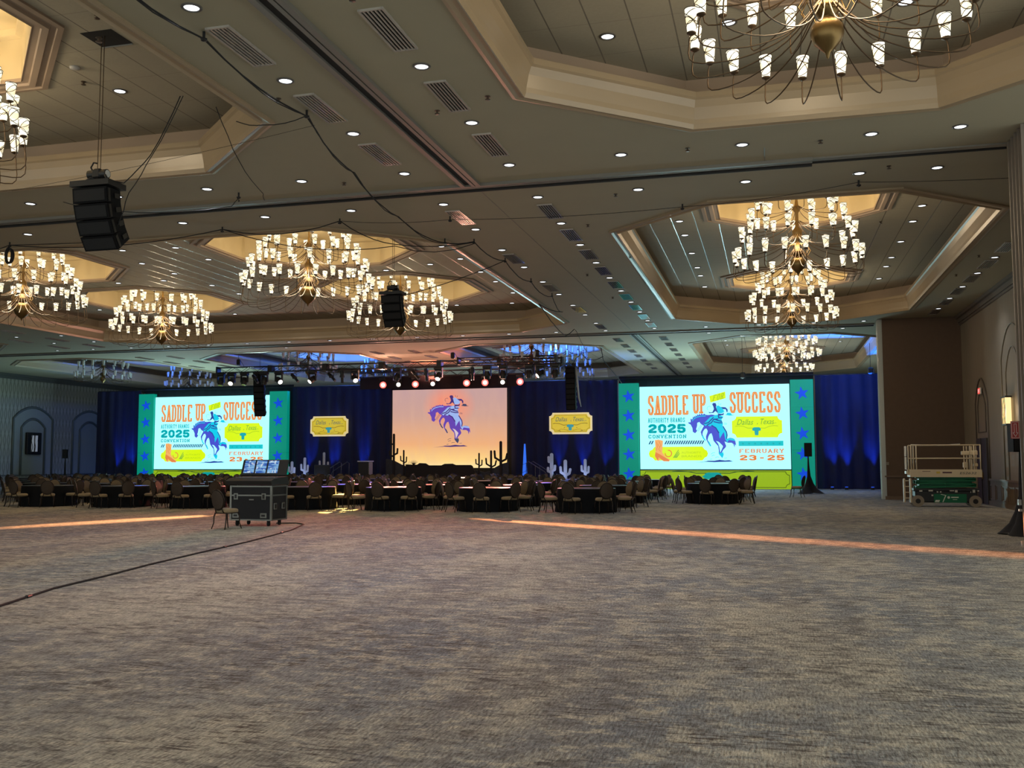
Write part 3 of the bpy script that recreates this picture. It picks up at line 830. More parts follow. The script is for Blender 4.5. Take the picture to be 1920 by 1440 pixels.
RIDER_DARK = [(510, 330), (540, 345), (580, 340), (610, 280), (600, 235), (578, 190), (600, 165), (645, 168), (660, 210), (650, 240), (670, 300), (690, 370), (770, 375), (800, 345), (790, 400), (690, 410), (680, 360), (640, 320), (600, 355), (520, 360)]
ARM_R = [(690, 210), (740, 245), (830, 250), (870, 290), (870, 340), (850, 345), (835, 290), (770, 285)]
HATP = [(815, 395), (850, 385), (860, 355), (930, 362), (945, 395), (990, 408), (900, 410)]
FOLD = [[(420, 560), (500, 540), (560, 480), (600, 440)], [(470, 590), (560, 540), (600, 480), (690, 470)], [(610, 470), (680, 500), (760, 520)], [(600, 520), (700, 545), (770, 545)], [(690, 400), (700, 450), (770, 450)], [(775, 610), (840, 720), (850, 780), (838, 850)], [(560, 590), (640, 640), (700, 740)]]
def horse(e, f, y, mi, sx=None):
    """mi = (violet, deep, cyan, teal, pale)"""
    H = (lambda p: f(*p))
    def poly(P, m, dy): e.prism([H(p) for p in P], 0, lambda u, v, d: e_fn(u, v, y - dy), m)
    e_fn = e.fn
    poly(HORSE, mi[0], .004); poly(LEGGAP, mi[4], .007); poly(MANE_HI, mi[2], .007); poly(SADDLE_, mi[2], .008)
    poly(RIDER_DARK, mi[1], .011); poly(RIDER_LIGHT, mi[2], .014); poly(ARM_R, mi[1], .011); poly(HATP, mi[3], .013)
    poly([(370, 790), (400, 850), (435, 890), (445, 870), (415, 830), (395, 780)], mi[3], .007); poly([(490, 900), (525, 990), (548, 985), (520, 920), (500, 890)], mi[3], .007)
    poly([(680, 1090), (715, 1120), (770, 1100), (780, 1150), (755, 1212), (700, 1150)], mi[3], .007)
    for F in FOLD: ribbon(e, [H(p) for p in F], .06, .06, lambda u, v, d: e_fn(u, v, y - .017), 0, mi[1])
    for F in ([(285, 690), (370, 560)], [(305, 700), (385, 580)]): ribbon(e, [H(p) for p in F], .018, .018, lambda u, v, d: e_fn(u, v, y - .006), 0, mi[1])
    ribbon(e, [H(p) for p in [(500, 300), (480, 270), (490, 240), (530, 225), (550, 245)]], .018, .018, lambda u, v, d: e_fn(u, v, y - .006), 0, mi[3])
    for F in ([(700, 165), (712, 205)], [(748, 175), (735, 212)], [(790, 570), (850, 575)], [(800, 545), (850, 560)]): ribbon(e, [H(p) for p in F], .02, .02, lambda u, v, d: e_fn(u, v, y - .006), 0, mi[3])
    poly([(235, 1300), (440, 1275), (480, 1262), (600, 1262), (700, 1245), (800, 1258), (880, 1252), (960, 1278), (900, 1280), (700, 1285), (600, 1290), (470, 1282)], mi[1], .006)
    for F in ([(540, 1140), (570, 1115), (615, 1108)], [(550, 1175), (580, 1155), (610, 1160)], [(620, 1205), (650, 1190), (690, 1195)], [(790, 1215), (840, 1210)], [(520, 1235), (560, 1230)]):
        ribbon(e, [H(p) for p in F], .022, .022, lambda u, v, d: e_fn(u, v, y - .006), 0, mi[3])
STAR = [(math.sin(k * PI / 5) * (1 if k % 2 == 0 else .40), math.cos(k * PI / 5) * (1 if k % 2 == 0 else .40)) for k in range(10)]
def star(e, cx, cz, r, fn, y, mi=0, rot=0.0):
    c, s_ = math.cos(rot), math.sin(rot)
    P = [(cx + r * (a * c - b * s_), cz + r * (a * s_ + b * c)) for a, b in STAR]
    e.add([fn(cx, cz, y)] + [fn(p[0], p[1], y) for p in P], [(0, 1 + i, 1 + (i + 1) % 10) for i in range(10)], mi)
def notched(x0, x1, z0, z1, r, k=5):
    out = []
    for (cx, cz, a0) in ((x1, z0, PI), (x1, z1, 1.5 * PI), (x0, z1, 2 * PI), (x0, z0, 2.5 * PI)):
        for i in range(k + 1):
            a = a0 - (PI / 2) * i / k
            out.append((cx + r * math.cos(a), cz + r * math.sin(a)))
    return out
def longhorn(e, cx, cz, w_, h_, fn, y, m_head, m_horn):
    """skull with wide flat horns; w_ is the span, h_ the skull height"""
    hw = w_ * .09
    e.prism([(cx - hw * .45, cz - h_), (cx + hw * .45, cz - h_), (cx + hw * .55, cz - h_ * .45), (cx + hw * 1.05, cz - h_ * .42), (cx + hw * 1.15, cz - h_ * .2), (cx + hw * .7, cz), (cx - hw * .7, cz), (cx - hw * 1.15, cz - h_ * .2), (cx - hw * 1.05, cz - h_ * .42), (cx - hw * .55, cz - h_ * .45)],
            0, lambda u, v, d: fn(u, v, y - .003), m_head)
    for s_ in (-1, 1):
        ribbon(e, [(cx + s_ * hw * .7, cz - h_ * .08), (cx + s_ * w_ * .2, cz - h_ * .12), (cx + s_ * w_ * .3, cz + h_ * .12), (cx + s_ * w_ * .42, cz + h_ * .2), (cx + s_ * w_ * .5, cz + h_ * .14)], h_ * .07, h_ * .09, fn, y, m_horn)

E_bg = em('screen_pale_cyan', (.30, .86, .95), 1.6)
E_or = em('screen_orange', (.78, .22, .05)); E_or_l = em('screen_orange_light', (.90, .42, .13)); E_teal = em('screen_teal', (.0, .38, .42)); E_navy = em('screen_navy', (.01, .05, .17))
E_lime = em('screen_lime', (.70, .93, .0)); E_vio = em('screen_violet', (.06, .08, .62)); E_cy = em('screen_cyan', (.0, .62, .85)); E_dk = em('screen_deep_blue', (.02, .045, .33))
E_gr = em('screen_green', (.10, .40, .04)); E_lime_d = em('screen_lime_dark', (.42, .66, .01)); E_aqua = em('screen_aqua', (.0, .55, .60))
SCR = [E_bg, E_or, E_teal, E_navy, E_lime, E_vio, E_cy, E_dk, E_gr, E_lime_d, E_or_l, E_aqua]
def screen(X0, label):
    root = empty('led_screen', (X0, SY, 1.12), label, 'screen', 'big event screens')
    fn = lambda u, v, d: (u, d, v)
    p = MB(); p.box((SW / 2, .06, SH / 2), (SW, .12, SH), 0); p.build('display', E_bg, root)
    fr = MB(); fr.box((SW / 2, .05, -.035), (SW + .04, .12, .05)); fr.box((SW / 2, .06, SH + .02), (SW, .10, .03)); fr.build('frame', mat('screen_frame', (.12, .16, .16), .4), root)
    def part(nm, draw):
        e = MB(); e.fn = fn; draw(e); e.build(nm, SCR, root)
    def R(x0, y0, x1, y1): a, b = A(x0, y1), A(x1, y0); return a[0], b[0], a[1], b[1]
    def title(e):
        for tx, bx in (W0,):
            slab(e, tx, *R(*bx), fn, -.004, .135, .125, .16, 1.0, mi=1)
            slab(e, tx, *R(bx[0] + 8, bx[1] + 12, bx[2] - 8, bx[3] - 12), fn, -.008, .045, .04, .26, .3, mi=10)
    for W0 in (('SADDLE', (108, 140, 632, 393)), ('UP', (690, 132, 855, 380)), ('SUCCESS', (1155, 115, 1785, 380))): part('headline_word', title)
    def banner(e):
        e.prism([A(900, 158), A(1102, 104), (A(1108, 190)), A(912, 243)], 0, lambda u, v, d: fn(u, v, -.004), 4)
        slab(e, 'FOR', *R(940, 140, 1075, 215), lambda u, v, d: fn(u, v + (u - 4.4) * .2, d), -.008, .06, .05, .3, .5, .25, mi=9)
    part('ribbon_banner', banner)
    def left(e):
        slab(e, 'AUTHORITY', *R(108, 428, 375, 490), fn, -.004, .040, .032, .30, .3, mi=2)
        slab(e, 'BRANDS', *R(398, 428, 585, 487), fn, -.004, .040, .032, .30, .3, mi=2)
        slab(e, '2025', *R(110, 508, 592, 625), fn, -.004, .17, .14, .14, .2, mi=2)
        slab(e, 'CONVENTION', *R(110, 645, 597, 692), fn, -.004, .050, .045, .32, .9, mi=2)
    part('convention_lettering', left)
    def stripes(e):
        for k in range(24):
            x = 118 + k * 29.5
            if 165 < x < 300: continue
            e.prism([A(x - 10, 768), A(x + 8, 768), A(x + 32, 722), A(x + 14, 722)], 0, lambda u, v, d: fn(u, v, -.004), 3)
    part('stripe_band', stripes)
    def cart(e):
        P = [A(*q) for q in ((110, 890), (125, 850), (160, 835), (185, 800), (800, 798), (830, 835), (858, 850), (872, 888), (858, 925), (830, 940), (800, 975), (190, 975), (160, 940), (125, 930))]
        e.prism(P, 0, lambda u, v, d: fn(u, v, -.004), 4)
        for k, x in enumerate((425, 442, 459)): e.prism([A(x, 940), A(x + 14, 940), A(500 - k * -6, 842 + k * 22), A(494 + k * 6, 838 + k * 22)], 0, lambda u, v, d: fn(u, v, -.008), 8)
        put_text(e, 'AUTHORITY', *R(535, 862, 782, 888), fn, -.008, mi=9)
        put_text(e, 'BRANDS', *R(535, 908, 790, 934), fn, -.008, mi=9)
    part('sponsor_badge', cart)
    def boot(e):
        e.prism([A(*q) for q in ((192, 712), (240, 706), (298, 722), (292, 800), (285, 870), (330, 930), (382, 962), (378, 988), (300, 985), (255, 950), (245, 975), (228, 982), (205, 945), (190, 920), (200, 850))], 0, lambda u, v, d: fn(u, v, -.010), 10)
        e.prism([A(*q) for q in ((200, 868), (235, 885), (270, 905), (330, 940), (375, 968), (372, 985), (305, 980), (255, 945), (240, 930), (228, 975), (208, 945), (192, 915))], 0, lambda u, v, d: fn(u, v, -.013), 1)
        for F in ([(215, 735), (225, 800), (210, 850)], [(245, 728), (270, 780), (240, 830), (265, 860)], [(230, 760), (250, 800)]): ribbon(e, [A(*q) for q in F], .03, .03, fn, -.013, 1)
        ribbon(e, [A(365 + 42 * math.cos(t), 885 - 42 * math.sin(t)) for t in [math.radians(d_) for d_ in range(100, -190, -24)]], .055, .055, fn, -.009, 1)
    part('boot_and_horseshoe', boot)
    def ticket(e):
        x0, x1, z0, z1 = R(1178, 425, 1798, 690)
        e.prism(notched(x0, x1, z0, z1, .24), 0, lambda u, v, d: fn(u, v, -.004), 4)
        put_text(e, 'Dallas', *R(1240, 460, 1445, 530), fn, -.008, .35, 8); put_text(e, ',', *R(1487, 508, 1500, 530), fn, -.008, .3, 8); put_text(e, 'Texas', *R(1535, 455, 1700, 525), fn, -.008, .35, 8)
        ribbon(e, [A(1690, 515), A(1728, 508)], .02, .02, fn, -.008, 8)
        ax, az = A(1483, 562); longhorn(e, ax, az, 2.35, .45, fn, -.008, 2, 9)
    part('place_ticket', ticket)
    def bar(e):
        x0, x1, z0, z1 = R(1258, 733, 1808, 795)
        e.add([fn(x0, z0, -.004), fn(x1, z0, -.004), fn(x1, z1, -.004), fn(x0, z1, -.004)], [(0, 1, 2, 3)], 11)
        for k in range(7): a, b = A(1312 + k * 75, 766); star(e, a, b, .075, fn, -.008, 2, .3)
    part('star_band', bar)
    def date(e):
        slab(e, 'FEBRUARY', *R(1265, 832, 1812, 882), fn, -.004, .060, .042, .35, 1.1, mi=1)
        slab(e, '23-25', *R(1268, 908, 1815, 976), fn, -.004, .15, .075, .2, .4, mi=1)
    part('date_lettering', date)
    part('bucking_horse', lambda e: horse(e, Hq, 0.0, (5, 7, 6, 6, 0)))
screen(-39.93, 'left event screen reading SADDLE UP FOR SUCCESS, partly behind a hanging loudspeaker')
screen(-7.40, 'right event screen reading SADDLE UP FOR SUCCESS, fully in view')
# star pillars
M_green = mat('teal_pillar_vinyl', (.0, .22, .15), .6, emit=(.0, .28, .19), estr=.7)  # pillar and star vinyl brightened by added emission, though no lamp
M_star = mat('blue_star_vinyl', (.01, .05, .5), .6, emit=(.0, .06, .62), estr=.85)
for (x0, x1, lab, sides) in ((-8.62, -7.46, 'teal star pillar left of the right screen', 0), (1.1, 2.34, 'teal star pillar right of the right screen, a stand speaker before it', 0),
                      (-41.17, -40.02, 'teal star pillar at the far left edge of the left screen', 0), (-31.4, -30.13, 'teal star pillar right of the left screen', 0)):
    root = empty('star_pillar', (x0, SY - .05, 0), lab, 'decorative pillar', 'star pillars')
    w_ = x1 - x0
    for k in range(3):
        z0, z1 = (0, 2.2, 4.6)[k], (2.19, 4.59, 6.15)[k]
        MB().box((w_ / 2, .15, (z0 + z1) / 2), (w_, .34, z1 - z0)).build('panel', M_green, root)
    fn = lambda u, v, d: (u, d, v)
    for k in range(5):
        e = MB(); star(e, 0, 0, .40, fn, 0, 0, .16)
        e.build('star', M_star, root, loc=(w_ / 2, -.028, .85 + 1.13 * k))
# lime base panels with the long horned skull
M_lime = mat('lime_vinyl', (.30, .45, .02), .5, emit=(.42, .66, .01), estr=.55)  # lit look of panel and skull put in as emission
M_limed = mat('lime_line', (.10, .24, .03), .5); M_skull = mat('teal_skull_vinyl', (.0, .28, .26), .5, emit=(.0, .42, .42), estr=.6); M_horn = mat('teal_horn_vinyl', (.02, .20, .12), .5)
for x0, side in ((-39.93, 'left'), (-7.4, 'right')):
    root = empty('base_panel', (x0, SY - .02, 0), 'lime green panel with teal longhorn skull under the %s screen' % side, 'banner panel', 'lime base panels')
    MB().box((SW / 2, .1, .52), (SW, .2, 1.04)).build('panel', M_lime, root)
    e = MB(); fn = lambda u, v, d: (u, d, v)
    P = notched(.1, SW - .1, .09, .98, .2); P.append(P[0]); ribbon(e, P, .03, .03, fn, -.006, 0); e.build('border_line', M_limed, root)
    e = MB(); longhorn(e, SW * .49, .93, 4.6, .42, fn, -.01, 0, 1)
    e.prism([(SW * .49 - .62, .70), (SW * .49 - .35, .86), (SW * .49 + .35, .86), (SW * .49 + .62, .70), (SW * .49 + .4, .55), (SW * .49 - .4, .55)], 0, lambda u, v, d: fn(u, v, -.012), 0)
    e.build('skull', [M_skull, M_horn], root)

# sunset backdrop with the second horse
root = empty('sunset_backdrop', (-19.13, 0, 0), 'glowing sunset backdrop with a bucking horse and rider', 'backdrop')
b_ = MB(); nx, nz = 40, 6
for i in range(nx + 1):
    for j in range(nz + 1):
        b_.v.append((-3.72 + 7.42 * i / nx, SY - .12 + .03 * math.sin(i * 1.1 + j * .4) * (1 if i in (0, nx) else .6), 1.2 + 4.84 * j / nz))
for i in range(nx):
    for j in range(nz): a = i * (nz + 1) + j; b_.f.append([a, a + nz + 1, a + nz + 2, a + 1]); b_.mi.append(0); b_.smooth.append(True)
b_.build('fabric', sunset_mat(), root)
e = MB(); e.box((-3.78, SY + .0, 3.0), (.06, .06, 6.0)); e.box((3.76, SY + .0, 3.0), (.06, .06, 6.0)); e.box((0, SY + .0, 6.03), (7.6, .06, .05)); e.build('frame', M_black, root)
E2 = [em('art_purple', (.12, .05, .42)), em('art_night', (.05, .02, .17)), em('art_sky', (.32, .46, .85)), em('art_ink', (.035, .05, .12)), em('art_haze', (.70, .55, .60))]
e = MB(); e.fn = lambda u, v, d: (u, d, v)
def H2(x, y): return (-1.35 + (x - 118) / 900 * 2.75, 2.45 + (1300 - y) / 1135 * 3.2)
horse(e, lambda x, y: H2(x * (1.0 if x < 500 else 1.0), y), SY - .17, (0, 1, 2, 3, 4)); e.build('horse_print', E2, root)

for x in (-27.3, -25.9, -11.4, -10.2):
    spot('cactus_light', (x, 52.7, .15), (x, 53.3, 1.5), 60, (.42, .55, 1.0), 80, 1.0, .1)
# desert silhouettes, cacti
M_sil = mat('silhouette_board', (.013, .010, .012), .8); M_rock = mat('painted_rock', (.035, .04, .055), .8, noise=.4, nscale=6)
M_foam = mat('pale_foam_board', (.55, .60, .70), .7, noise=.06, nscale=4)
def stroke_outline(e, pts, r, y0, dep, mi=0):
    """rounded cactus limb cut from board, each piece a hair in front of the last"""
    q0 = [y0]
    def nxt(): q0[0] -= .0015; return q0[0]
    for a, b in zip(pts[:-1], pts[1:]):
        a, b = Vector(a), Vector(b); d = (b - a).normalized(); n_ = Vector((-d.y, d.x)) * r
        e.prism([tuple(a + n_), tuple(a - n_), tuple(b - n_), tuple(b + n_)], dep, lambda u, v, q, y_=nxt(): (u, y_ + q, v), mi)
    for p in pts:
        e.prism([(p[0] + r * math.cos(t), p[1] + r * math.sin(t)) for t in [2 * PI * k / 12 for k in range(12)]], dep, lambda u, v, q, y_=nxt(): (u, y_ + q, v), mi)
def cactus(x, y, z0, h_, m, label, group, flip=1, r=.09, kind=0, stem=0.0):
    e = MB(); k = h_ - stem
    stroke_outline(e, [(0, 0), (0, h_ - r)], r, 0, .04)
    if kind == 0: L = [[(0, .38 * k), (-.16 * k, .44 * k), (-.17 * k, .66 * k)], [(0, .30 * k), (.16 * k, .38 * k), (.17 * k, .62 * k)]]
    elif kind == 1: L = [[(0, .25 * k), (-.22 * k, .38 * k), (-.24 * k, .62 * k)], [(0, .22 * k), (.2 * k, .32 * k), (.25 * k, .52 * k)]]
    else: L = [[(0, .66 * k), (-.10 * k, .68 * k), (-.11 * k, .84 * k)], [(0, .33 * k), (.12 * k, .38 * k), (.13 * k, .52 * k)], [(0, .28 * k), (-.13 * k, .33 * k), (-.13 * k, .44 * k)]]
    for i, P in enumerate(L): stroke_outline(e, [(flip * p[0], stem + p[1]) for p in P], r * .75, -.012 - .012 * i, .03)
    o = e.build('cactus_cutout', m, loc=(x, y, z0)); tag(o, label, 'cactus cutout', group)
for (x, z0, h_, kd, r, lab) in ((-27.84, .0, 1.62, 0, .10, 'pale cactus cutout just right of the left screen'), (-27.0, .0, 1.85, 0, .10, 'tall pale cactus cutout right of the console'), (-25.75, .0, 2.15, 0, .09, 'pale cactus cutout above the black stage monitor'),
                                (-11.88, .0, 2.05, 2, .12, 'tallest pale cactus cutout under the right ticket sign'), (-11.1, .0, 1.68, 1, .12, 'wide armed pale cactus cutout under the right ticket sign'), (-9.98, .0, 1.72, 0, .10, 'pale cactus cutout nearest the right screen')):
    cactus(x, 53.3, z0, h_, M_foam, lab, 'pale cactus cutouts', 1, r * .8, kd, .55)
for (x, z0, h_, kd, r, lab) in ((-22.35, 1.35, 1.95, 2, .07, 'tall black cactus silhouette at the left edge of the backdrop'), (-21.7, 1.15, 1.15, 0, .045, 'thin black cactus silhouette, second from the left on the backdrop'),
                                (-16.9, .95, 1.15, 0, .045, 'thin black cactus silhouette right of the backdrop middle'), (-16.15, .95, 1.3, 1, .06, 'three armed black cactus silhouette in the white glow'), (-15.55, 1.2, 1.6, 1, .08, 'thick black cactus silhouette at the right edge of the backdrop')):
    cactus(x, 55.9, .61, h_ + z0 - .61, M_sil, lab, 'black cactus silhouettes', 1, r, kd, z0 - .61)
def board(poly, y, dep, m, nm, lab, cat):
    e = MB(); e.prism(poly, dep, lambda u, v, q: (u, y + q, v)); tag(e.build(nm, m), lab, cat)
board([(-22.9, .6), (-21.0, .6), (-21.0, 1.22), (-21.5, 1.27), (-21.9, 1.42), (-22.3, 1.62), (-22.6, 1.72), (-22.9, 1.75)], 56.0, .06, M_rock, 'hill_cutout', 'dark rocky hill cutout at the left foot of the backdrop', 'scenery cutout')
board([(-17.2, .6), (-15.1, .6), (-15.1, 1.55), (-15.5, 1.45), (-15.9, 1.25), (-16.2, 1.05), (-16.6, .95), (-17.2, 1.1)], 56.0, .06, M_rock, 'hill_cutout', 'dark rocky hill cutout at the right foot of the backdrop', 'scenery cutout')
board([(-21.5, .6), (-17.0, .6), (-17.05, .9), (-17.25, 1.32), (-17.35, 1.38), (-18.3, 1.38), (-18.5, 1.46), (-19.0, 1.45), (-19.2, 1.36), (-20.0, 1.36), (-20.2, 1.48), (-20.6, 1.50), (-20.75, 1.4), (-21.5, 1.42)], 55.7, .06, M_sil, 'mesa_cutout', 'black mesa silhouette across the foot of the backdrop', 'scenery cutout')
e = MB()
for k in range(11):
    a = -.9 + .18 * k; e.cyl((0, 0, 0), (.35 * math.sin(a), 0, .3 * math.cos(a)), .015, .004, 5)
tag(e.build('agave_cutout', M_sil, loc=(-20.95, 55.65, 1.38)), 'spiky black agave silhouette on the left of the mesa', 'scenery cutout')
e = MB()
for k in range(7): e.cyl((k * .07, 0, 0), (k * .07 + .02, 0, .2 + .08 * (k % 3)), .012, .004, 5)
tag(e.build('grass_cutout', M_sil, loc=(-21.6, 55.65, 1.3)), 'thin black grass silhouette beside the spiky agave', 'scenery cutout')

# stage, stairs, lectern, monitors, obelisk
M_stage = mat('stage_black', (.012, .012, .014), .6)
root = empty('stage', (-19.1, 54.5, 0), 'low black stage deck in front of the sunset backdrop', 'stage')
MB().box((0, 0, .58), (11.2, 3.6, .06)).build('deck', M_stage, root); MB().box((0, -1.78, .275), (11.2, .03, .55)).build('front_skirt', M_drape_k, root)
MB().box((0, 1.6, .275), (11.2, .04, .55)).build('rear_skirt', M_drape_k, root)
for s_, nm in ((-1, 'left'), (1, 'right')):
    sx = -19.1 + s_ * 6.3
    root = empty('stage_stairs', (sx, 54.2, 0), 'black steps with curved handrail at the %s end of the stage' % nm, 'stairs', 'stage stairs')
    for k in range(3): MB().box((-s_ * (.5 - .3 * k), 0, .1 + .0 + (.4 - .2 * k) / 2 + .0), (.3, 1.1, .2 + .4 - .2 * k)).build('step', M_stage, root)
    e = MB()
    for yy in (-.55, .55):
        e = MB(); e.tube([(-s_ * .62, yy, .6), (-s_ * .62, yy, 1.5), (-s_ * .5, yy, 1.58), (s_ * .45, yy, 1.0), (s_ * .52, yy, .9), (s_ * .52, yy, .0)], .022, 6); e.tube([(-s_ * .1, yy, .2), (-s_ * .1, yy, 1.33)], .018, 6)
        e.build('handrail', mat('rail_steel', (.10, .10, .11), .35, .7), root)
root = empty('lectern', (-23.3, 54.0, .61), 'black lectern with white edged top left of the backdrop', 'lectern')
e = MB(); e.box((-.1, 0, .48), (.66, .5, .96)); e.build('body', M_stage, root)
MB().box((.245, 0, .48), (.05, .5, .96)).build('side_panel', mat('lectern_side', (.35, .30, .22), .6), root)
MB().rbox((-.08, 0, 1.0), (.82, .6, .06), .02, rot=Matrix.Rotation(.0, 3, 'X')).build('top', mat('lectern_top', (.7, .66, .62), .5), root)
e = MB(); e.tube([(.1, .1, 1.03), (.08, .08, 1.25), (0, 0, 1.4), (-.1, -.1, 1.45)], .008, 5); e.build('microphone', M_black, root)
root = empty('stage_monitor', (-25.7, 53.0, 0), 'black confidence monitor on a cart under the small cactus', 'monitor')
MB().rbox((0, 0, 1.1), (1.0, .12, .62), .03).build('housing', M_dark, root); e = MB(); e.cyl((-.3, .05, 0), (-.3, .05, .9), .03); e.cyl((.3, .05, 0), (.3, .05, .9), .03); e.box((0, .05, .05), (.9, .5, .06)); e.build('cart', M_black, root)
root = empty('light_obelisk', (-13.85, 55.0, 0), 'slim blue lit obelisk right of the backdrop', 'decor')
e = MB(); e.prism([(-.17, 0), (.17, 0), (.13, .6), (.02, 2.6), (-.02, 2.6), (-.13, .6)], .2, lambda u, v, d: (u, d - .1, v)); e.build('lit_face', mat('obelisk_glow', (.05, .1, .4), .5, emit=(.02, .14, .80), estr=1.0), root)
e = MB()
for z in (.5, .9, 1.35): e.tube([(-.16, -.12, z), (.16, -.12, z + .18)], .012, 4)
e.build('lattice', M_black, root)

# ticket signs
M_gold = mat('gold_sign', (.80, .60, .05), .5, emit=(.62, .44, .02), estr=.75, noise=.05, nscale=2); M_goldb = mat('gold_border', (.85, .72, .35), .4, emit=(.65, .52, .22), estr=.8)  # sign colours carry an added glow of their own; the board is no lamp
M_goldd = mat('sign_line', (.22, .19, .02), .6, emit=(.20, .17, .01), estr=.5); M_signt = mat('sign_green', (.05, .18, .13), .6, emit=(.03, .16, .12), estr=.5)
for cx, lab in ((-27.2, 'left'), (-11.53, 'right')):
    root = empty('ticket_sign', (cx, SY - .02, 3.84), 'yellow ticket shaped sign reading Dallas, Texas, on the %s blue drape' % lab, 'sign', 'Dallas, Texas signs')
    W, Hh = 1.3, .64; fn = lambda u, v, d: (u, d, v)
    e = MB(); e.prism(notched(-W, W, -Hh, Hh, .2), .08, lambda u, v, d: (u, d, v)); e.build('board', M_goldb, root)
    e = MB(); e.cyl((-.9, .05, .6), (-.9, .5, 2.6), .006, n=4); e.cyl((.9, .05, .6), (.9, .5, 2.6), .006, n=4); e.build('hanging_wire', M_black, root)
    e = MB(); e.prism(notched(-W + .10, W - .10, -Hh + .10, Hh - .10, .2), 0, lambda u, v, d: (u, -.006, v)); e.build('face', M_gold, root)
    e = MB(); P = notched(-W + .16, W - .16, -Hh + .15, Hh - .15, .2); P.append(P[0]); ribbon(e, P, .022, .022, fn, -.012, 0)
    for s_ in (-1, 1): ribbon(e, [(s_ * .12, -.42), (s_ * .4, -.36), (s_ * .6, -.34), (s_ * .72, -.42), (s_ * .6, -.46), (s_ * .9, -.40)], .02, .02, fn, -.012, 0); ribbon(e, [(s_ * .35, -.22), (s_ * .4, -.28)], .03, .03, fn, -.012, 0)
    e.build('border_line', M_goldd, root)
    e = MB(); put_text(e, 'Dallas', -.92, -.2, .12, .38, fn, -.012, .35); put_text(e, ',', .0, .05, .08, .2, fn, -.012, .3); put_text(e, 'Texas', .16, .8, .12, .38, fn, -.012, .35); ribbon(e, [(.78, .13), (.98, .16)], .02, .02, fn, -.012)
    e.build('lettering', M_signt, root)
    e = MB(); longhorn(e, -.02, -.06, 2.1, .36, fn, -.013, 0, 1); e.build('skull', [mat('sign_teal', (.06, .35, .33), .6, emit=(.05, .38, .36), estr=.5), M_goldd], root)

# ------------------------------------------------------------------ trusses and stage lamps
def truss(x0, x1, y, zc, s_, label, name='lighting_truss', mt=None):
    root = empty(name, ((x0 + x1) / 2, y, zc), label, 'truss'); L = x1 - x0; c = MB(); h = s_ / 2
    for a in (-h, h):
        for b in (-h, h): c.cyl((-L / 2, a, b), (L / 2, a, b), .028, n=6)
    c.build('chords', mt or M_black, root)
    lace = MB(); n = int(L / .5)
    for k in range(n):
        xa, xb = -L / 2 + L * k / n, -L / 2 + L * (k + 1) / n; s1 = h if k % 2 else -h
        for a in (-h, h): lace.cyl((xa, a, -s1), (xb, a, s1), .013, n=5)
        lace.cyl((xa, -s1, h), (xb, s1, h), .013, n=5)
    lace.build('lacing', mt or M_black, root)
    m = int(L / 3.05)
    for k in range(m + 1):
        x = -L / 2 + L * k / m; MB().box((x, 0, 0), (.26 if 0 < k < m else .1, s_ + .1, s_ + .1)).build('end_plate', mt or M_black, root)
    return root
truss(-30.9, -10.55, 50.0, 6.88, .30, 'long black lighting truss hung in front of the stage')
truss(-16.0, -10.7, 49.2, 6.92, .30, 'short second truss beside the right end of the long truss')
truss(-24.6, -13.2, 54.75, 6.84, .30, 'second long truss farther back above the sunset backdrop')
tag(drape(-24.2, -14.2, 54.92, 5.98, 6.74, M_drape_k, .02, 77).build('valance', M_drape_k), 'short black valance across the top of the sunset backdrop', 'drape')
def hoist(x, y, z, zt, label):
    root = empty('chain_hoist', (x, y, z), label, 'chain hoist', 'chain hoists')
    MB().rbox((0, 0, .28), (.22, .16, .34), .04).build('motor', M_black, root); e = MB(); e.cyl((0, 0, .4), (0, 0, zt - z), .012, n=6); e.build('chain', M_brass_d, root)
    e = MB(); e.tube([(.0, 0, .15), (.12, 0, .05), (.3, 0, -.1)], .01, 4); e.tube([(.1, 0, .4), (.3, 0, .12), (.4, 0, -.05)], .012, 4); e.build('chain_bag', M_black, root)
for x, y, z, zt, lab in ((-29.6, 50, 7.05, 8.5, 'chain hoist on the left end of the long truss'), (-16.6, 50, 7.05, 7.5, 'chain hoist on the truss right of centre'), (-11.9, 50, 7.05, 8.5, 'chain hoist on the right end of the truss'), (-22.5, 54.75, 7.0, 8.5, 'chain hoist on the left part of the rear truss'), (-15.0, 54.75, 7.0, 8.5, 'chain hoist on the right part of the rear truss')):
    hoist(x, y, z, zt, lab)

M_lensw = lamp_mat('lamp_lens_white', (1, .95, .82), 3.0, False); M_lensr = lamp_mat('lamp_lens_red', (1.0, .30, .26), 4.5, False); M_lensd = mat('lamp_lens_dark', (.10, .11, .12), .1, coat=1)
def moving_head(x, y, z, aim, lens, label, k=1.0, group='moving head stage lamps'):
    root = empty('moving_head_lamp', (x, y, z), label, 'stage lamp', group)
    MB().rbox((0, 0, -.09 * k), (.46 * k, .3 * k, .16 * k), .03).build('base', M_dark, root)
    e = MB(); e.box((0, 0, -.19 * k), (.42 * k, .12 * k, .05)); e.box((-.2 * k, 0, -.38 * k), (.05, .13 * k, .4 * k)); e.box((.2 * k, 0, -.38 * k), (.05, .13 * k, .4 * k)); e.build('yoke', M_dark, root)
    d = Vector(aim).normalized(); c = Vector((0, 0, -.5 * k))
    hd = MB(); hd.cyl(c - d * .2 * k, c + d * .02, .13 * k, .18 * k, 14); hd.cyl(c + d * .02, c + d * .22 * k, .18 * k, .155 * k, 14); hd.build('head', M_dark, root)
    ln = MB(); ln.cyl(c + d * (.215 * k), c + d * (.235 * k), .13 * k, n=14); ln.build('lens', lens, root)
    return root
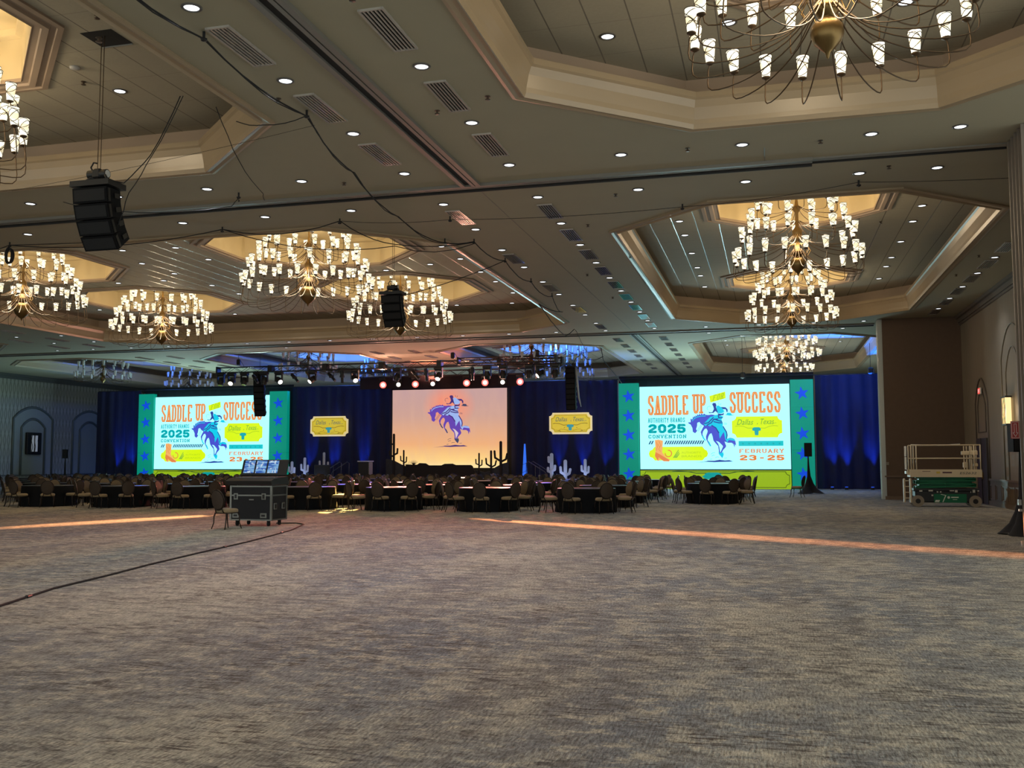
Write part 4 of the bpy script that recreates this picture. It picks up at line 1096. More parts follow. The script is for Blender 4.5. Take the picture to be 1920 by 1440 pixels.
def profile_lamp(x, y, z, aim, label, lens=None):
    root = empty('profile_lamp', (x, y, z), label, 'stage lamp', 'profile stage lamps'); d = Vector(aim).normalized(); c = Vector((0, 0, -.36))
    e = MB(); e.tube([(0, 0, .1), (0, 0, -.1)], .015, 5); e.tube([(-.1, 0, -.36), (-.1, 0, -.1), (.1, 0, -.1), (.1, 0, -.36)], .014, 5); e.build('yoke', M_black, root)
    e = MB(); e.cyl(c - d * .34, c - d * .05, .10, .11, 12); e.cyl(c - d * .05, c + d * .34, .075, .08, 12); e.box(c - d * .02, (.2, .2, .12)); e.build('barrel', M_black, root)
    MB().cyl(c + d * .34, c + d * .36, .07, n=12).build('lens', lens or M_lensd, root)
def at50(px): # truss X for a picture column, measured once
    return -30.89 + (px - 410) * (20.32 / 643)
dn = (0, -.5, -1)
ml = [(418, M_lensd, (0, -.3, -1)), (440, M_lensw, (.15, -.75, -.6)), (466, M_lensd, (0, -.3, -1)), (506, M_lensd, (0, -.2, -1)), (535, M_lensw, (.75, -.5, -.55)), (601, M_lensw, (-.5, -.7, -.7)), (683, M_lensw, (.5, -.7, -.7)), (838, M_lensw, (0, -.7, -.8)), (762, M_lensd, (-.3, -.2, -1)), (925, M_lensd, (0, .2, -1)),
      (953, M_lensd, (0, -.1, -1)), (998, M_lensd, (0, 0, -1)), (1018, M_lensw, (-.6, -.4, -.5)), (1043, M_lensd, (0, 0, -1))]
for i, (px, ls, am) in enumerate(ml):
    moving_head(at50(px), 49.85, 6.712, am, ls, '%s moving head lamp from the left under the long truss%s' % (ORD[i], ', glowing white' if ls is M_lensw else ''), 1.0)
for i, (px, am) in enumerate(((483, (.5, -.3, -.5)), (562, (.7, -.3, -.6)), (634, (.7, -.3, -.6)), (654, (0, .1, -1)), (793, (.7, -.3, -.7)), (812, (.1, .1, -1)), (896, (0, .1, -1)), (1010, (0, .2, -1)))):
    profile_lamp(at50(px), 50.15, 6.70, am, '%s narrow profile lamp from the left under the long truss' % ORD[i])
LR = [(-22.55, 6.1, 1), (-21.56, 6.04, 0), (-20.48, 6.1, 1), (-19.38, 6.05, 0), (-17.27, 6.08, 1), (-16.14, 6.1, 1), (-15.07, 6.08, 0), (-14.02, 6.14, 1)]
for i, (x, z, red) in enumerate(LR):
    cam_d = Vector((0 - x, -54, 1.6 - z)).normalized()
    r_ = moving_head(x, 54.6, 6.672, cam_d, M_lensr if red else M_lensw, '%s %s lamp from the left in the row above the sunset backdrop' % (ORD[i], 'glowing red' if red else 'glowing white'), .95, 'lamps above the sunset backdrop')
    if red:
        c = Vector((0, 0, -.475)) + cam_d * .235; e = MB(); e.cyl(c - cam_d * .02, c - cam_d * .012, .20, n=18); e.build('halo_disc', lamp_mat('lamp_halo_red', (1.0, .05, .04), 1.6, False), r_)  # glowing disc added behind the lens to imitate its red halo
# stage wash
WASH = ((-22.55, (-16, 26, 0)), (-20.48, (-13, 22, 0)), (-17.27, (-9, 16, 0)), (-16.14, (-20, 28, 0)), (-14.02, (-5, 20, 0)))
for x, tg in WASH: spot('red_beam', (x, 54.2, 5.9), tg, 10000, (1.0, .20, .15), 24, 1.0, .1)
for x, tg in ((-19.4, (-20, 56, 9.5)), (-15.07, (-14.8, 50, 9))): spot('red_ceiling_wash', (x, 53.9, 6.3), tg, 900, (1.0, .28, .18), 120, 1.0, .1)
for x in (-21.5, -16.5): spot('warm_ceiling_wash', (x, 52, 6.2), (x + 2, 47.5, 7.5), 330, (1.0, .52, .35), 130, 1.0, .2)
# blue uplights on the floor along the drapes
for i, (x, p_) in enumerate(((-43.0, 500), (-42.0, 600), (-28.7, 420), (-27.0, 520), (-25.0, 520), (-12.4, 420), (-10.9, 520), (-9.5, 380), (3.2, 700), (3.95, 800), (5.3, 800))):
    root = empty('uplight', (x, SY - .35, 0), '%s blue floor uplight from the left at the foot of the drapes' % ORD[i], 'uplight', 'blue uplights')
    e = MB(); e.cyl((0, 0, .0), (0, 0, .14), .10, n=12); e.build('housing', M_black, root); MB().cyl((0, 0, .14), (0, 0, .15), .08, n=12).build('lens', mat('uplight_lens', (.02, .05, .3), .3, emit=(.02, .10, 1.0), estr=3.0), root)
    spot('blue_beam', (x, SY - .35, .17), (x + .1, SY + .35, 2.6), p_ * 1.8, (.015, .10, 1.0), 28, 1.0, .05, root)
    spot('blue_beam', (x, SY - .42, .17), (x + .3, SY - 2.4, 8.0), p_ * (13 if x > 0 else 5 if x > -30 else 1.5), (.02, .15, 1.0), 56, 1.0, .05, root)
# blue coves inside the far coffers
for cx, cyv in ((-13.0, 58.0), (-27.0, 58.4), (-40.4, 58.6)):
    l = bpy.data.lights.new('cove_lamp', 'POINT'); l.energy = 350 if cx < -30 else 1400; l.color = (.03, .15, 1.0); l.shadow_soft_size = .3
    o = bpy.data.objects.new('cove_lamp', l); COL.objects.link(o); o.location = (cx, cyv, TZ + .35)
# added fill lamps brighten the far ceiling, cool behind the tables, warm on stage
for i, (x, y, z, tg, p_, cl_) in enumerate(((-1.9, 56.1, 0, (-.5, 50, 7.5), 1900, (.60, .95, 1.0)), (-5.2, 56.1, 0, (-6.5, 51, 7.5), 1700, (.60, .95, 1.0)), (-33.2, 56.1, 0, (-32, 50, 7.5), 1700, (.60, .95, 1.0)), (-38.0, 56.1, 0, (-40, 50, 7.5), 2200, (.60, .95, 1.0)),
                                       (-21.2, 53.1, .61, (-22, 48, 7.5), 1500, (1.0, .42, .30)), (-16.8, 53.1, .61, (-15, 48, 7.5), 1500, (1.0, .42, .30)))):
    root = empty('fill_lamp', (x, y, z), '%s added black fill lamp from the %s aimed at the far ceiling' % (ORD[i], 'right' if i < 4 else 'right end'), 'stage lamp', 'added fill lamps')
    MB().rbox((0, 0, .08), (.3, .2, .16), .03).build('housing', M_black, root)
    spot('ceiling_fill', (x, y, z + .2), tg, p_, cl_, 150, 1.0, .3, root)
for i, x in enumerate((-41, -34, -26, -18, -11, -3, 4)):
    root = empty('work_light', (x, 60.0, 0), '%s backstage work light behind the stage wall' % ORD[i], 'work light', 'backstage work lights')
    e = MB(); e.cyl((0, 0, 0), (0, 0, 1.6), .03, n=8); e.build('pole', M_black, root); MB().rbox((0, 0, 1.7), (.4, .15, .25), .03).build('housing', M_black, root)
    spot('work_beam', (x, 60.0, 1.95), (x, 61, 8), 600, (.72, .95, 1.0), 150, 1.0, .3, root)

# ------------------------------------------------------------------ hanging loudspeakers
M_cab = mat('cabinet_black', (.004, .004, .005), .75, bump=.2, nscale=60); M_cab.node_tree.nodes['Principled BSDF'].inputs['Specular IOR Level'].default_value = .15
def array(x, y, ztop, n, w_, h_, d_, label, rotz=0.0, tilt0=0.0, dt=.10, name='hanging_loudspeaker', zc=8.5, hide_hoist=False):
    root = empty(name, (x, y, ztop), label, 'loudspeaker', 'hanging loudspeaker lines', rotz)
    fr = MB(); fr.box((0, 0, .04), (w_ * 1.15, d_ * 1.05, .09)); fr.build('rigging_frame', M_black, root)
    p = Vector((0, 0, -.02)); a = tilt0
    for k in range(n):
        rot = Matrix.Rotation(a, 3, 'X')
        b = MB(); dn_ = rot @ Vector((0, 0, -1)); c = p + dn_ * (h_ / 2)
        # wedge cabinet: full front, narrower back
        hw, hd, hh = w_ / 2, d_ / 2, h_ / 2 * 1.07
        vs = [(-hw, -hd, -hh), (hw, -hd, -hh), (hw, -hd, hh), (-hw, -hd, hh), (-hw * .82, hd, -hh * .86), (hw * .82, hd, -hh * .86), (hw * .82, hd, hh * .86), (-hw * .82, hd, hh * .86)]
        b.add([c + rot @ Vector(v) for v in vs], [(3, 2, 1, 0), (4, 5, 6, 7), (0, 1, 5, 4), (2, 3, 7, 6), (1, 2, 6, 5), (3, 0, 4, 7)])
        b.box(c + rot @ Vector((hw * .94, hd * .3, 0)), (.03, d_ * .28, h_ * .35), 1, rot); b.box(c + rot @ Vector((-hw * .94, hd * .3, 0)), (.03, d_ * .28, h_ * .35), 1, rot)
        b.box(c + rot @ Vector((hw * .99, -hd * .7, 0)), (.025, .05, h_ * .9), 1, rot); b.box(c + rot @ Vector((-hw * .99, -hd * .7, 0)), (.025, .05, h_ * .9), 1, rot)
        b.build('cabinet', [M_cab, mat('rigging_metal', (.012, .012, .012), .45, .2)], root)
        g_ = MB(); g_.box(c + rot @ Vector((0, -hd - .004, 0)), (w_ * .9, .008, h_ * .8), 0, rot); g_.build('grille', mat('grille_black', (.004, .004, .005), .8), root)
        p = p + dn_ * h_; a += dt
    if not hide_hoist:
        m = MB(); m.cyl((-.17, 0, .23), (.17, 0, .23), .075, n=14); m.rbox((0, 0, .23), (.16, .15, .17), .03); m.cyl((.165, 0, .23), (.175, 0, .23), .06, n=14, mi=1); m.build('hoist_motor', [M_black, mat('motor_label', (.5, .5, .48), .5)], root)
        lp = MB(); lp.tube([(-.1, 0, .28), (-.16, .02, .36), (-.12, .03, .44), (-.04, .02, .42)], .014, 5); lp.tube([(.16, -.05, .2), (.25, -.1, .1)], .02, 5); lp.tube([(-.3, 0, .1), (-.1, -.05, .16), (.1, .05, .15), (.3, 0, .08)], .025, 5); lp.build('cable_loop', M_rubber, root)
    ch = MB(); ch.cyl((-.02, 0, .28), (-.02, 0, zc - ztop), .007, n=5); ch.cyl((.035, 0, .28), (.035, 0, zc - ztop), .007, n=5); ch.build('chain', M_brass_d, root)
    return root
array(-10.3, 13.05, 5.98, 4, .62, .225, .42, 'nearest hanging black loudspeaker stack, at the upper left', .0, .12, .16)
array(-11.1, 27.6, 6.70, 4, .62, .225, .42, 'black loudspeaker stack hanging before the big middle chandelier', .0, .12, .16)
array(-28.9, 51.2, 6.72, 7, .62, .345, .45, 'long hanging loudspeaker line covering the corner of the left screen', .2, .0, .045, zc=9.35, hide_hoist=True)
array(-10.35, 51.4, 6.62, 8, .52, .28, .42, 'long hanging loudspeaker line above the right ticket sign', -.1, .0, .015, hide_hoist=True)
e = MB(); e.tube([(-10.10, 51.35, 6.66), (-10.0, 51.3, 5.9), (-9.92, 51.3, 5.0), (-9.80, 51.3, 4.5)], [.05, .06, .05, .02], 8); tag(e.build('cable_bundle', mat('pale_cable', (.45, .46, .5), .6)), 'pale cable bundle hanging beside the right loudspeaker line', 'cable bundle')

# ------------------------------------------------------------------ swagged cables at the ceiling
def swag(pts, sag, r, name, label, cat='cable', wob=0.012, group=None):
    P = []
    for a, b in zip(pts[:-1], pts[1:]):
        a, b = Vector(a), Vector(b); L = (b - a).length; n = max(4, int(L / .5))
        for k in range(n):
            t = k / n; q = a.lerp(b, t); q.z -= sag * 4 * t * (1 - t) * min(1, L / 3); q.x += random.uniform(-wob, wob); P.append(q)
    P.append(Vector(pts[-1])); return tag(MB().tube(P, r * .62, 5).build(name, M_rubber), label, cat, group)
C1 = [(-7.47, 9.2, 7.42), (-7.38, 11.4, 7.40), (-7.40, 14.5, 7.40), (-7.95, 17.6, 7.38), (-8.35, 21.0, 7.35), (-8.23, 24.1, 7.38)]
swag(C1, .12, .022, 'cable_run', 'black cable run crossing the near ceiling from the top edge'); 
swag([(p[0] + .03, p[1], p[2] - .01) for p in C1], .17, .016, 'cable_run', 'thinner second cable tied along the long ceiling cable run')
swag([(-8.23, 24.1, 7.38), (-7.5, 24.3, 7.42), (-7.34, 26.9, 7.42), (-7.38, 30.2, 7.40), (-7.33, 33.1, 7.38), (-7.6, 36.2, 7.3), (-8.2, 34.8, 7.42)], .16, .024, 'cable_run', 'black cable run continuing past the middle bay corner')
swag([(-7.42, 14.5, 7.40), (-8.2, 14.5, 7.32), (-8.75, 14.55, 7.45)], .18, .014, 'cable_run', 'short cable from the long run over to the near left tray')
C2 = [(-22.0, 21.6, 7.40), (-19.6, 21.4, 7.42), (-13.2, 21.4, 7.44), (-10.0, 21.4, 7.44)]
swag(C2, .22, .02, 'cable_run', 'black cable swagged in bows across the left ceiling')
swag([(-10.0, 21.4, 7.44), (-9.57, 23.9, 7.38), (-7.5, 24.4, 7.42)], .12, .02, 'cable_run', 'cable dropping from the left bows to the ceiling corner knot')
swag([(-13.2, 21.4, 7.44), (-9.6, 24.0, 7.36), (-7.5, 24.5, 7.42)], .28, .018, 'cable_run', 'lower cable bow crossing before the big left chandelier')
swag([(-10.0, 21.4, 7.44), (-7.35, 21.9, 7.42), (-1.85, 22.3, 7.45), (1.9, 21.3, 7.46), (7.5, 21.7, 7.44)], .07, .010, 'cable_run', 'thin cable strung across the ceiling towards the right pier')
swag([(-7.34, 26.9, 7.42), (-11.3, 27.5, 6.55)], .1, .02, 'cable_run', 'cable running down from the ceiling to the middle loudspeaker stack')
swag([(-9.0, 13.3, 7.46), (-9.45, 13.2, 6.5), (-9.85, 13.1, 6.05), (-10.05, 13.1, 6.1)], .04, .014, 'cable_run', 'twin cable feeding the near loudspeaker stack from the tray edge')
swag([(-8.95, 13.3, 7.46), (-9.42, 13.2, 6.5), (-9.8, 13.15, 5.9), (-9.95, 13.1, 5.35)], .04, .012, 'cable_run', 'second feed cable reaching the side of the near loudspeaker')
swag([(-8.75, 13.9, 7.47), (-8.95, 15.0, 6.9), (-9.6, 17.0, 6.9), (-9.9, 17.6, 6.95)], .05, .012, 'cable_run', 'loose cable hanging down from the near left tray edge')
swag([(-10.3, 17.3, 6.9), (-11.15, 18.7, 7.4), (-11.2, 18.5, 7.15), (-13.8, 18.0, 7.1), (-14.6, 17.4, 7.2)], .10, .014, 'cable_run', 'cable bow before the near ceiling track')
swag([(-7.5, 15.0, 7.42), (-14.2, 15.5, 6.9)], .05, .006, 'cable_run', 'very thin line slanting across the near left tray')
swag([(-16.2, 21.4, 7.3), (-19.6, 21.4, 7.42)], .0, .016, 'cable_run', 'cable slanting behind the near loudspeaker to the coil')
swag([(-8.3, 42.0, 7.42), (-8.5, 41.0, 7.0), (-8.2, 34.8, 7.42)], .1, .03, 'cable_run', 'thick cable loop near the far end of the big left tray')
swag([(-8.35, 42.6, 7.46), (-8.9, 48.2, 7.1), (-10.6, 50.0, 7.05)], .05, .018, 'cable_run', 'cable slanting down to the right end of the truss')
swag([(-8.4, 49.6, 7.44), (-8.45, 50.6, 6.9), (-8.0, 52.0, 6.2), (-7.85, 53.0, 5.85)], .02, .035, 'cable_run', 'thick cable dropping to the top of the right screen')
swag([(-10.3, 51.4, 6.75), (-10.1, 51.4, 7.1), (-9.75, 51.2, 7.35), (-9.4, 51.0, 7.0), (-8.9, 50.8, 6.95), (-8.45, 50.6, 7.1)], .03, .03, 'cable_run', 'wavy thick cable above the right loudspeaker line')
e = MB()
for k in range(5): e.tube([(.10 * math.cos(t) * (1 + .04 * k), .02 * k - .04, .22 * math.sin(t) * (1 - .03 * k)) for t in [2 * PI * j / 16 for j in range(16)]], .018, 5, 0, True)
tag(e.build('cable_coil', M_rubber, loc=(-19.6, 21.4, 7.13)), 'black coil of cable hanging at the left edge before the chandelier', 'cable coil')
hk = MB(); hk.cyl((0, 0, 0), (0, 0, -.10), .02, n=6); hk.lathe([(.001, -.09), (.05, -.1), (.04, -.13), (.001, -.14)], n=8)
hk0 = None
for i, p in enumerate([(-7.38, 11.4), (-7.40, 14.5), (-8.23, 24.1), (-7.5, 24.35), (-7.34, 26.9), (-7.38, 30.2), (-7.33, 33.1), (-13.2, 21.4), (-10.0, 21.4), (-19.6, 21.4), (-7.35, 21.9), (-1.85, 22.25), (1.9, 21.3), (-11.15, 18.7)]):
    if hk0 is None: hk0 = hk.build('cable_hook', M_black); o = hk0
    else: o = hk0.copy(); COL.objects.link(o)
    o.location = (p[0], p[1], CZ); tag(o, 'small black ceiling hook holding the swagged cables', 'hook', 'ceiling cable hooks')
for x, y, zt, lab in ((-1.47, 56.0, 8.5, 'small black hoist motor hanging above the left part of the right screen'), (5.2, 54.9, 8.5, 'small black hoist motor hanging near the right wall corner')):
    root = empty('hanging_motor', (x, y, 6.25), lab, 'hoist', 'small hoists above the right screen')  # black hoist motors hung on chains
    MB().rbox((0, 0, .12), (.26, .22, .36), .06).build('motor', M_dark, root); e = MB(); e.cyl((0, 0, .28), (0, 0, zt - 6.25), .012, n=5); e.build('chain', M_black, root)
    e = MB(); e.tube([(.1, 0, .3), (.2, 0, .15), (.16, 0, -.05)], .014, 5); e.build('cable_loop', M_rubber, root)

# ------------------------------------------------------------------ round tables and chairs
M_cloth = mat('black_tablecloth', (.0045, .0055, .008), .9, noise=.2, nscale=3); M_cloth.node_tree.nodes['Principled BSDF'].inputs['Specular IOR Level'].default_value = .2; M_top = mat('cloth_top', (.045, .035, .032), .32, coat=.2)
def table_proto():
    root = empty('round_table', (0, 0, 0)); e = MB(); n = 48; vs = []
    rows = ((.925, .748), (.935, .735), (.95, .45), (.965, .2), (.985, .01))
    for i, (r, z) in enumerate(rows):
        for j in range(n):
            t = 2 * PI * j / n; k = 1 + (.018 * i / 4) * math.sin(j * 2 * PI / 3.0) + .006 * i * math.sin(t * 5)
            vs.append((r * k * math.cos(t), r * k * math.sin(t), z))
    fs = [(i * n + j, i * n + (j + 1) % n, (i + 1) * n + (j + 1) % n, (i + 1) * n + j) for i in range(4) for j in range(n)]
    e.add(vs, fs, 0, True); e.build('cloth_skirt', M_cloth, root)
    t_ = MB(); t_.lathe([(.001, .755), (.915, .755), (.93, .748), (.93, .74)], n=48); t_.build('tabletop', M_top, root)
    return register(root)
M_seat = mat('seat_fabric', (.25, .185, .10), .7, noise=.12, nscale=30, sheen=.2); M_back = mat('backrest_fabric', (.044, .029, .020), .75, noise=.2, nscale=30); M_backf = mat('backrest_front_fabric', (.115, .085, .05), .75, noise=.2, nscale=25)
M_leg = mat('chair_frame', (.022, .014, .010), .3, .5)
def chair_parts():
    """faces -Y... the sitter looks towards +Y; the back is at -Y"""
    st = MB(); n = 20; out = []
    for k in range(n):
        t = 2 * PI * k / n; c, s_ = math.cos(t), math.sin(t)
        out.append((.235 * abs(c) ** .55 * (1 if c > 0 else -1), .225 * abs(s_) ** .55 * (1 if s_ > 0 else -1)))
    rows = [(.93, .395), (1.0, .405), (1.02, .44), (.97, .475), (.80, .492)]
    vs = [(p[0] * k, p[1] * k, z) for k, z in rows for p in out]
    fs = [(i * n + j, i * n + (j + 1) % n, (i + 1) * n + (j + 1) % n, (i + 1) * n + j) for i in range(4) for j in range(n)] + [tuple(range(n - 1, -1, -1)), tuple(4 * n + j for j in range(n))]
    st.add(vs, fs, 0, True)
    bk = MB(); rx, rz, zc, til = .205, .235, .705, .17; n = 22
    def bp(t, k, d): x, z = rx * k * math.cos(t), rz * k * math.sin(t); return (x, -.235 - til * (z + .235) + d - .05 * (1 - (x / rx) ** 2) * .6, zc + z)
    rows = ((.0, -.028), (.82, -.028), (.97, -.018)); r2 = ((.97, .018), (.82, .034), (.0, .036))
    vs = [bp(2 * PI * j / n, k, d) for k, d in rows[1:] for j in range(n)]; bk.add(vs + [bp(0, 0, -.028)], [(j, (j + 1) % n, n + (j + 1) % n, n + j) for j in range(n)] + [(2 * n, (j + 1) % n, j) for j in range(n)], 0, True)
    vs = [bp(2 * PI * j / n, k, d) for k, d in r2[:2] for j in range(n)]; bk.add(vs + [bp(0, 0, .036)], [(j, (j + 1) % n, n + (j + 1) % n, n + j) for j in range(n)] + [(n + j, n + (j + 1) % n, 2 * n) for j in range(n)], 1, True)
    fr = MB(); fr.tube([bp(2 * PI * j / 22, 1.03, .0) for j in range(22)], .017, 6, 0, True)
    for s_ in (-1, 1): fr.tube([(s_ * .12, -.26, .50), (s_ * .125, -.235, .43), (s_ * .15, -.2, .385)], .014, 5)
    fr.tube([(-.2, -.2, .385), (.2, -.2, .385), (.21, .19, .385), (-.21, .19, .385)], .012, 5, 0, True)
    legs = []
    for sx, sy in ((-1, -1), (1, -1), (1, 1), (-1, 1)):
        l = MB(); l.tube([(sx * .19, sy * .185, .39), (sx * .215, sy * .205 - .0, .30), (sx * .21, sy * .215, .15), (sx * .235, sy * .26, .0)], [.018, .017, .014, .012], 6); legs.append(l)
    return st, bk, fr, legs
def chair_full():
    root = empty('banquet_chair', (0, 0, 0)); st, bk, fr, legs = chair_parts()
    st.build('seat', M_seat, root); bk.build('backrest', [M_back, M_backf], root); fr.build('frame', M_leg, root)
    for l in legs: l.build('leg', M_leg, root)
    return register(root)
def chair_single():
    st, bk, fr, legs = chair_parts(); e = MB()
    for b, mi in ((st, [0]), (bk, [1, 2]), (fr, [3])) : e.add(b.v, [tuple(f) for f in b.f], 0); k = len(b.f); e.mi[-k:] = [mi[q] for q in b.mi]; e.smooth[-k:] = b.smooth
    for l in legs: e.add(l.v, [tuple(f) for f in l.f], 3, True)
    return e
CM = [M_seat, M_back, M_backf, M_leg]
tp = table_proto(); cp = chair_full(); cs = chair_single(); cso = cs.build('banquet_chair', CM); cso.location = (0, 0, -40)
ROWS = [30.9, 34.5, 38.0, 41.5, 45.0, 48.4]
COLS = [-39.2, -35.9, -32.6, -29.35, -26.1, -22.95, -19.8, -15.5, -12.35, -9.05, -5.75, -2.2]
tabs = []
for ri, Y in enumerate(ROWS):
    row = []
    for x in COLS:
        if x == -2.2 and (ri < 2 or ri > 4): continue
        if x < -26.2 - ri * 3.4 - .1: continue
        if ri == 5 and x > -6: continue
        row.append((x + random.uniform(-.12, .12) * (ri > 0), Y + random.uniform(-.12, .12) * (ri > 0)))
    tabs.append(row)
RN = ['front row', 'second row', 'third row', 'fourth row', 'fifth row', 'back row']
SEAT = ['near side', 'near right side', 'right side', 'far right side', 'far side', 'far left side', 'left side', 'near left side']
place = []
for ri, row in enumerate(tabs):
    for ti, (x, y) in enumerate(row):
        o = copy_tree(tp); o.location = (x, y, 0); o.rotation_euler = (0, 0, random.uniform(0, 1))
        tag(o, 'round table in black cloth, %s from the left in the %s' % (ORD[ti], RN[ri]), 'table', 'round black clothed tables')
        for k in range(8):
            a = -PI / 2 + 2 * PI * k / 8 + .14 * (ti % 3 - 1) + random.uniform(-.05, .05); d = 1.24 + random.uniform(-.03, .08)
            place.append((x + d * math.cos(a), y + d * math.sin(a), a + PI / 2 + random.uniform(-.12, .12), 'oval-back chair on the %s of the %s table from the left, %s' % (SEAT[k], ORD[ti], RN[ri])))
place.sort(key=lambda p: p[0] ** 2 + p[1] ** 2)
rest = MB()
for i, (x, y, a, lab) in enumerate(place):
    # drop chairs that would stand in one another
    if any((x - q[0]) ** 2 + (y - q[1]) ** 2 < .50 ** 2 for q in place[:i] if q[3]): place[i] = (x, y, a, None)
nn = 0
for (x, y, a, lab) in place:
    if lab is None: continue
    nn += 1
    if nn <= 298:
        if nn <= 120: o = copy_tree(cp)
        else: o = cso.copy(); COL.objects.link(o)
        o.location = (x, y, 0); o.rotation_euler = (0, 0, a + 0); tag(o, lab, 'chair', 'chairs around the banquet tables')
    else:
        c_, s_ = math.cos(a), math.sin(a); k = len(cs.f)
        rest.add([(x + v[0] * c_ - v[1] * s_, y + v[0] * s_ + v[1] * c_, v[2]) for v in cs.v], [tuple(f) for f in cs.f]); rest.mi[-k:] = cs.mi; rest.smooth[-k:] = cs.smooth
if rest.v: tag(rest.build('distant_chair_mass', CM), 'mass of oval-back chairs around the farthest tables before the stage', 'chair', 'chairs around the banquet tables', 'stuff')
# two single chairs
o = copy_tree(cp); o.location = (-12.82, 21.25, 0); o.rotation_euler = (0, 0, -.30); tag(o, 'lone oval-back chair in front of the mixing console', 'chair')
o = copy_tree(cp); o.location = (1.05, 44.6, 0); o.rotation_euler = (0, 0, 1.25); tag(o, 'lone oval-back chair before the right screen beside the speaker stand', 'chair')
drop(tp); drop(cp); bpy.data.objects.remove(cso)

# ------------------------------------------------------------------ mixing console on its road case
CXc, CYc = -12.72, 22.6
M_case = mat('case_laminate', (.005, .006, .010), .7, noise=.1, nscale=4); M_casea = mat('case_aluminium', (.20, .205, .19), .35, .6)
root = empty('road_case', (CXc, CYc, 0), 'black wheeled road case with metal edges carrying the console', 'road case')
W, D, z0, z1 = 1.16, .80, .14, 1.02
MB().rbox((0, 0, (z0 + z1) / 2), (W - .02, D - .02, z1 - z0 - .01), .01).build('body', M_case, root)
e = MB()
for sx in (-1, 1):
    for sy in (-1, 1): e.box((sx * (W / 2 - .015), sy * (D / 2 - .015), (z0 + z1) / 2), (.05, .05, z1 - z0))
for z in (z0 + .02, z1 - .02, z0 + (z1 - z0) * .72):
    for sy in (-1, 1): e.box((0, sy * (D / 2 - .005), z), (W, .022, .035))
    for sx in (-1, 1): e.box((sx * (W / 2 - .005), 0, z), (.022, D, .035))
e.build('edging', M_casea, root)
for sx in (-.42, .36):
    e = MB(); e.rbox((sx, -D / 2 - .008, z0 + (z1 - z0) * .69), (.12, .02, .17), .01); e.box((sx, -D / 2 - .022, z0 + (z1 - z0) * .69), (.05, .015, .10), 1); e.build('latch', [M_casea, M_black], root)
for sx in (-.42, .36):
    e = MB(); e.rbox((sx, -D / 2 - .008, z0 + .13), (.18, .02, .13), .01); e.box((sx, -D / 2 - .02, z0 + .13), (.10, .012, .05), 1); e.build('handle', [M_casea, M_black], root)
for sy in (-.22, .2):
    e = MB(); e.rbox((W / 2 + .006, sy, z0 + .36), (.02, .16, .17), .01); e.box((W / 2 + .018, sy, z0 + .36), (.012, .08, .10), 1); e.build('handle', [M_casea, M_black], root)
for sx in (-.44, .44):
    for sy in (-.28, .28):
        e = MB(); e.cyl((sx - .02, sy, .06), (sx + .02, sy, .06), .06, n=14); e.box((sx, sy, .11), (.06, .07, .07)); e.build('caster', M_rubber, root)
e = MB(); e.box((.02, -D / 2 - .012, z0 + (z1 - z0) * .60), (.13, .004, .03)); e.build('name_plate', mat('plate', (.22, .22, .22), .5), root)
root = empty('mixing_console', (CXc, CYc, 1.04), 'black mixing console with three lit displays on the road case', 'mixing console')
e = MB(); P = [(-.48, 0), (-.52, .10), (-.35, .16), (.36, .20), (.42, .0)]
e.prism(P, 1.28, lambda u, v, d: (d - .66, u, v)); e.build('body', M_dark, root)
e = MB(); e.box((0, -.14, .168), (1.1, .34, .02), 0)
for i in range(22):
    e.box((-.52 + i * .05, -.2, .185), (.012, .02, .014), 1)
    e.box((-.52 + i * .05, -.05, .185), (.016, .016, .014), 1)
e.build('fader_bed', [mat('fader_bed', (.03, .03, .032), .4), mat('fader_cap', (.25, .25, .25), .4)], root)
e = MB(); rot = Matrix.Rotation(-.35, 3, 'X'); e.rbox((0, .28, .42), (1.3, .06, .44), .015, rot=rot); e.build('meter_bridge', M_dark, root)
M_ui = mat('console_display', (.01, .01, .01), .3); g = NT(M_ui)
tcn = g.n('ShaderNodeTexCoord').outputs['Object']
u1 = g.noise(tcn, 1, 3, 1, 30, 3); u2 = g.noise(tcn, 1, 14, 1, 9, 2)
cc = g.mix(g.ramp(u1, [(.45, 0.0), (.52, 1.0)]), (.03, .12, .50), (.25, .52, .85)); cc = g.mix(g.ramp(u2, [(.56, 0.0), (.62, 1.0)]), cc, (.70, .82, .95))
g.l(cc, g.b.inputs['Emission Color']); g.b.inputs['Emission Strength'].default_value = .8
for k, x in enumerate((-.43, -.09, .25)):
    e = MB(); c = Vector((x, .28, .42)) + rot @ Vector((0, -.034, .02)); e.box(c, (.29, .008, .34), 0, rot); e.build('display', M_ui, root)
# floor cable
P = [(-8.0, 8.0, .014), (-8.46, 9.3, .014), (-8.95, 10.74, .014), (-9.2, 12.1, .014), (-9.53, 13.55, .014), (-9.9, 15.6, .014), (-10.24, 17.69, .014), (-10.6, 19.4, .014), (-10.99, 21.04, .014), (-11.55, 22.7, .014), (-11.7, 23.1, .014), (-12.1, 23.45, .014), (-12.6, 23.3, .014)]
tag(MB().tube(P, .014, 6).build('floor_cable', M_rubber), 'black cable lying across the carpet to the road case', 'cable')
e = MB()
for p, q in ((P[1], P[2]), (P[5], P[6]), (P[7], P[8])):
    a, b = Vector(p), Vector(q); m = (a + b) / 2; d = (b - a).normalized(); e.cyl(m - d * .06, m + d * .06, .024, n=8)
tag(e.build('cable_connectors', M_black), 'black connectors joining lengths of the floor cable', 'connector', None, 'stuff')

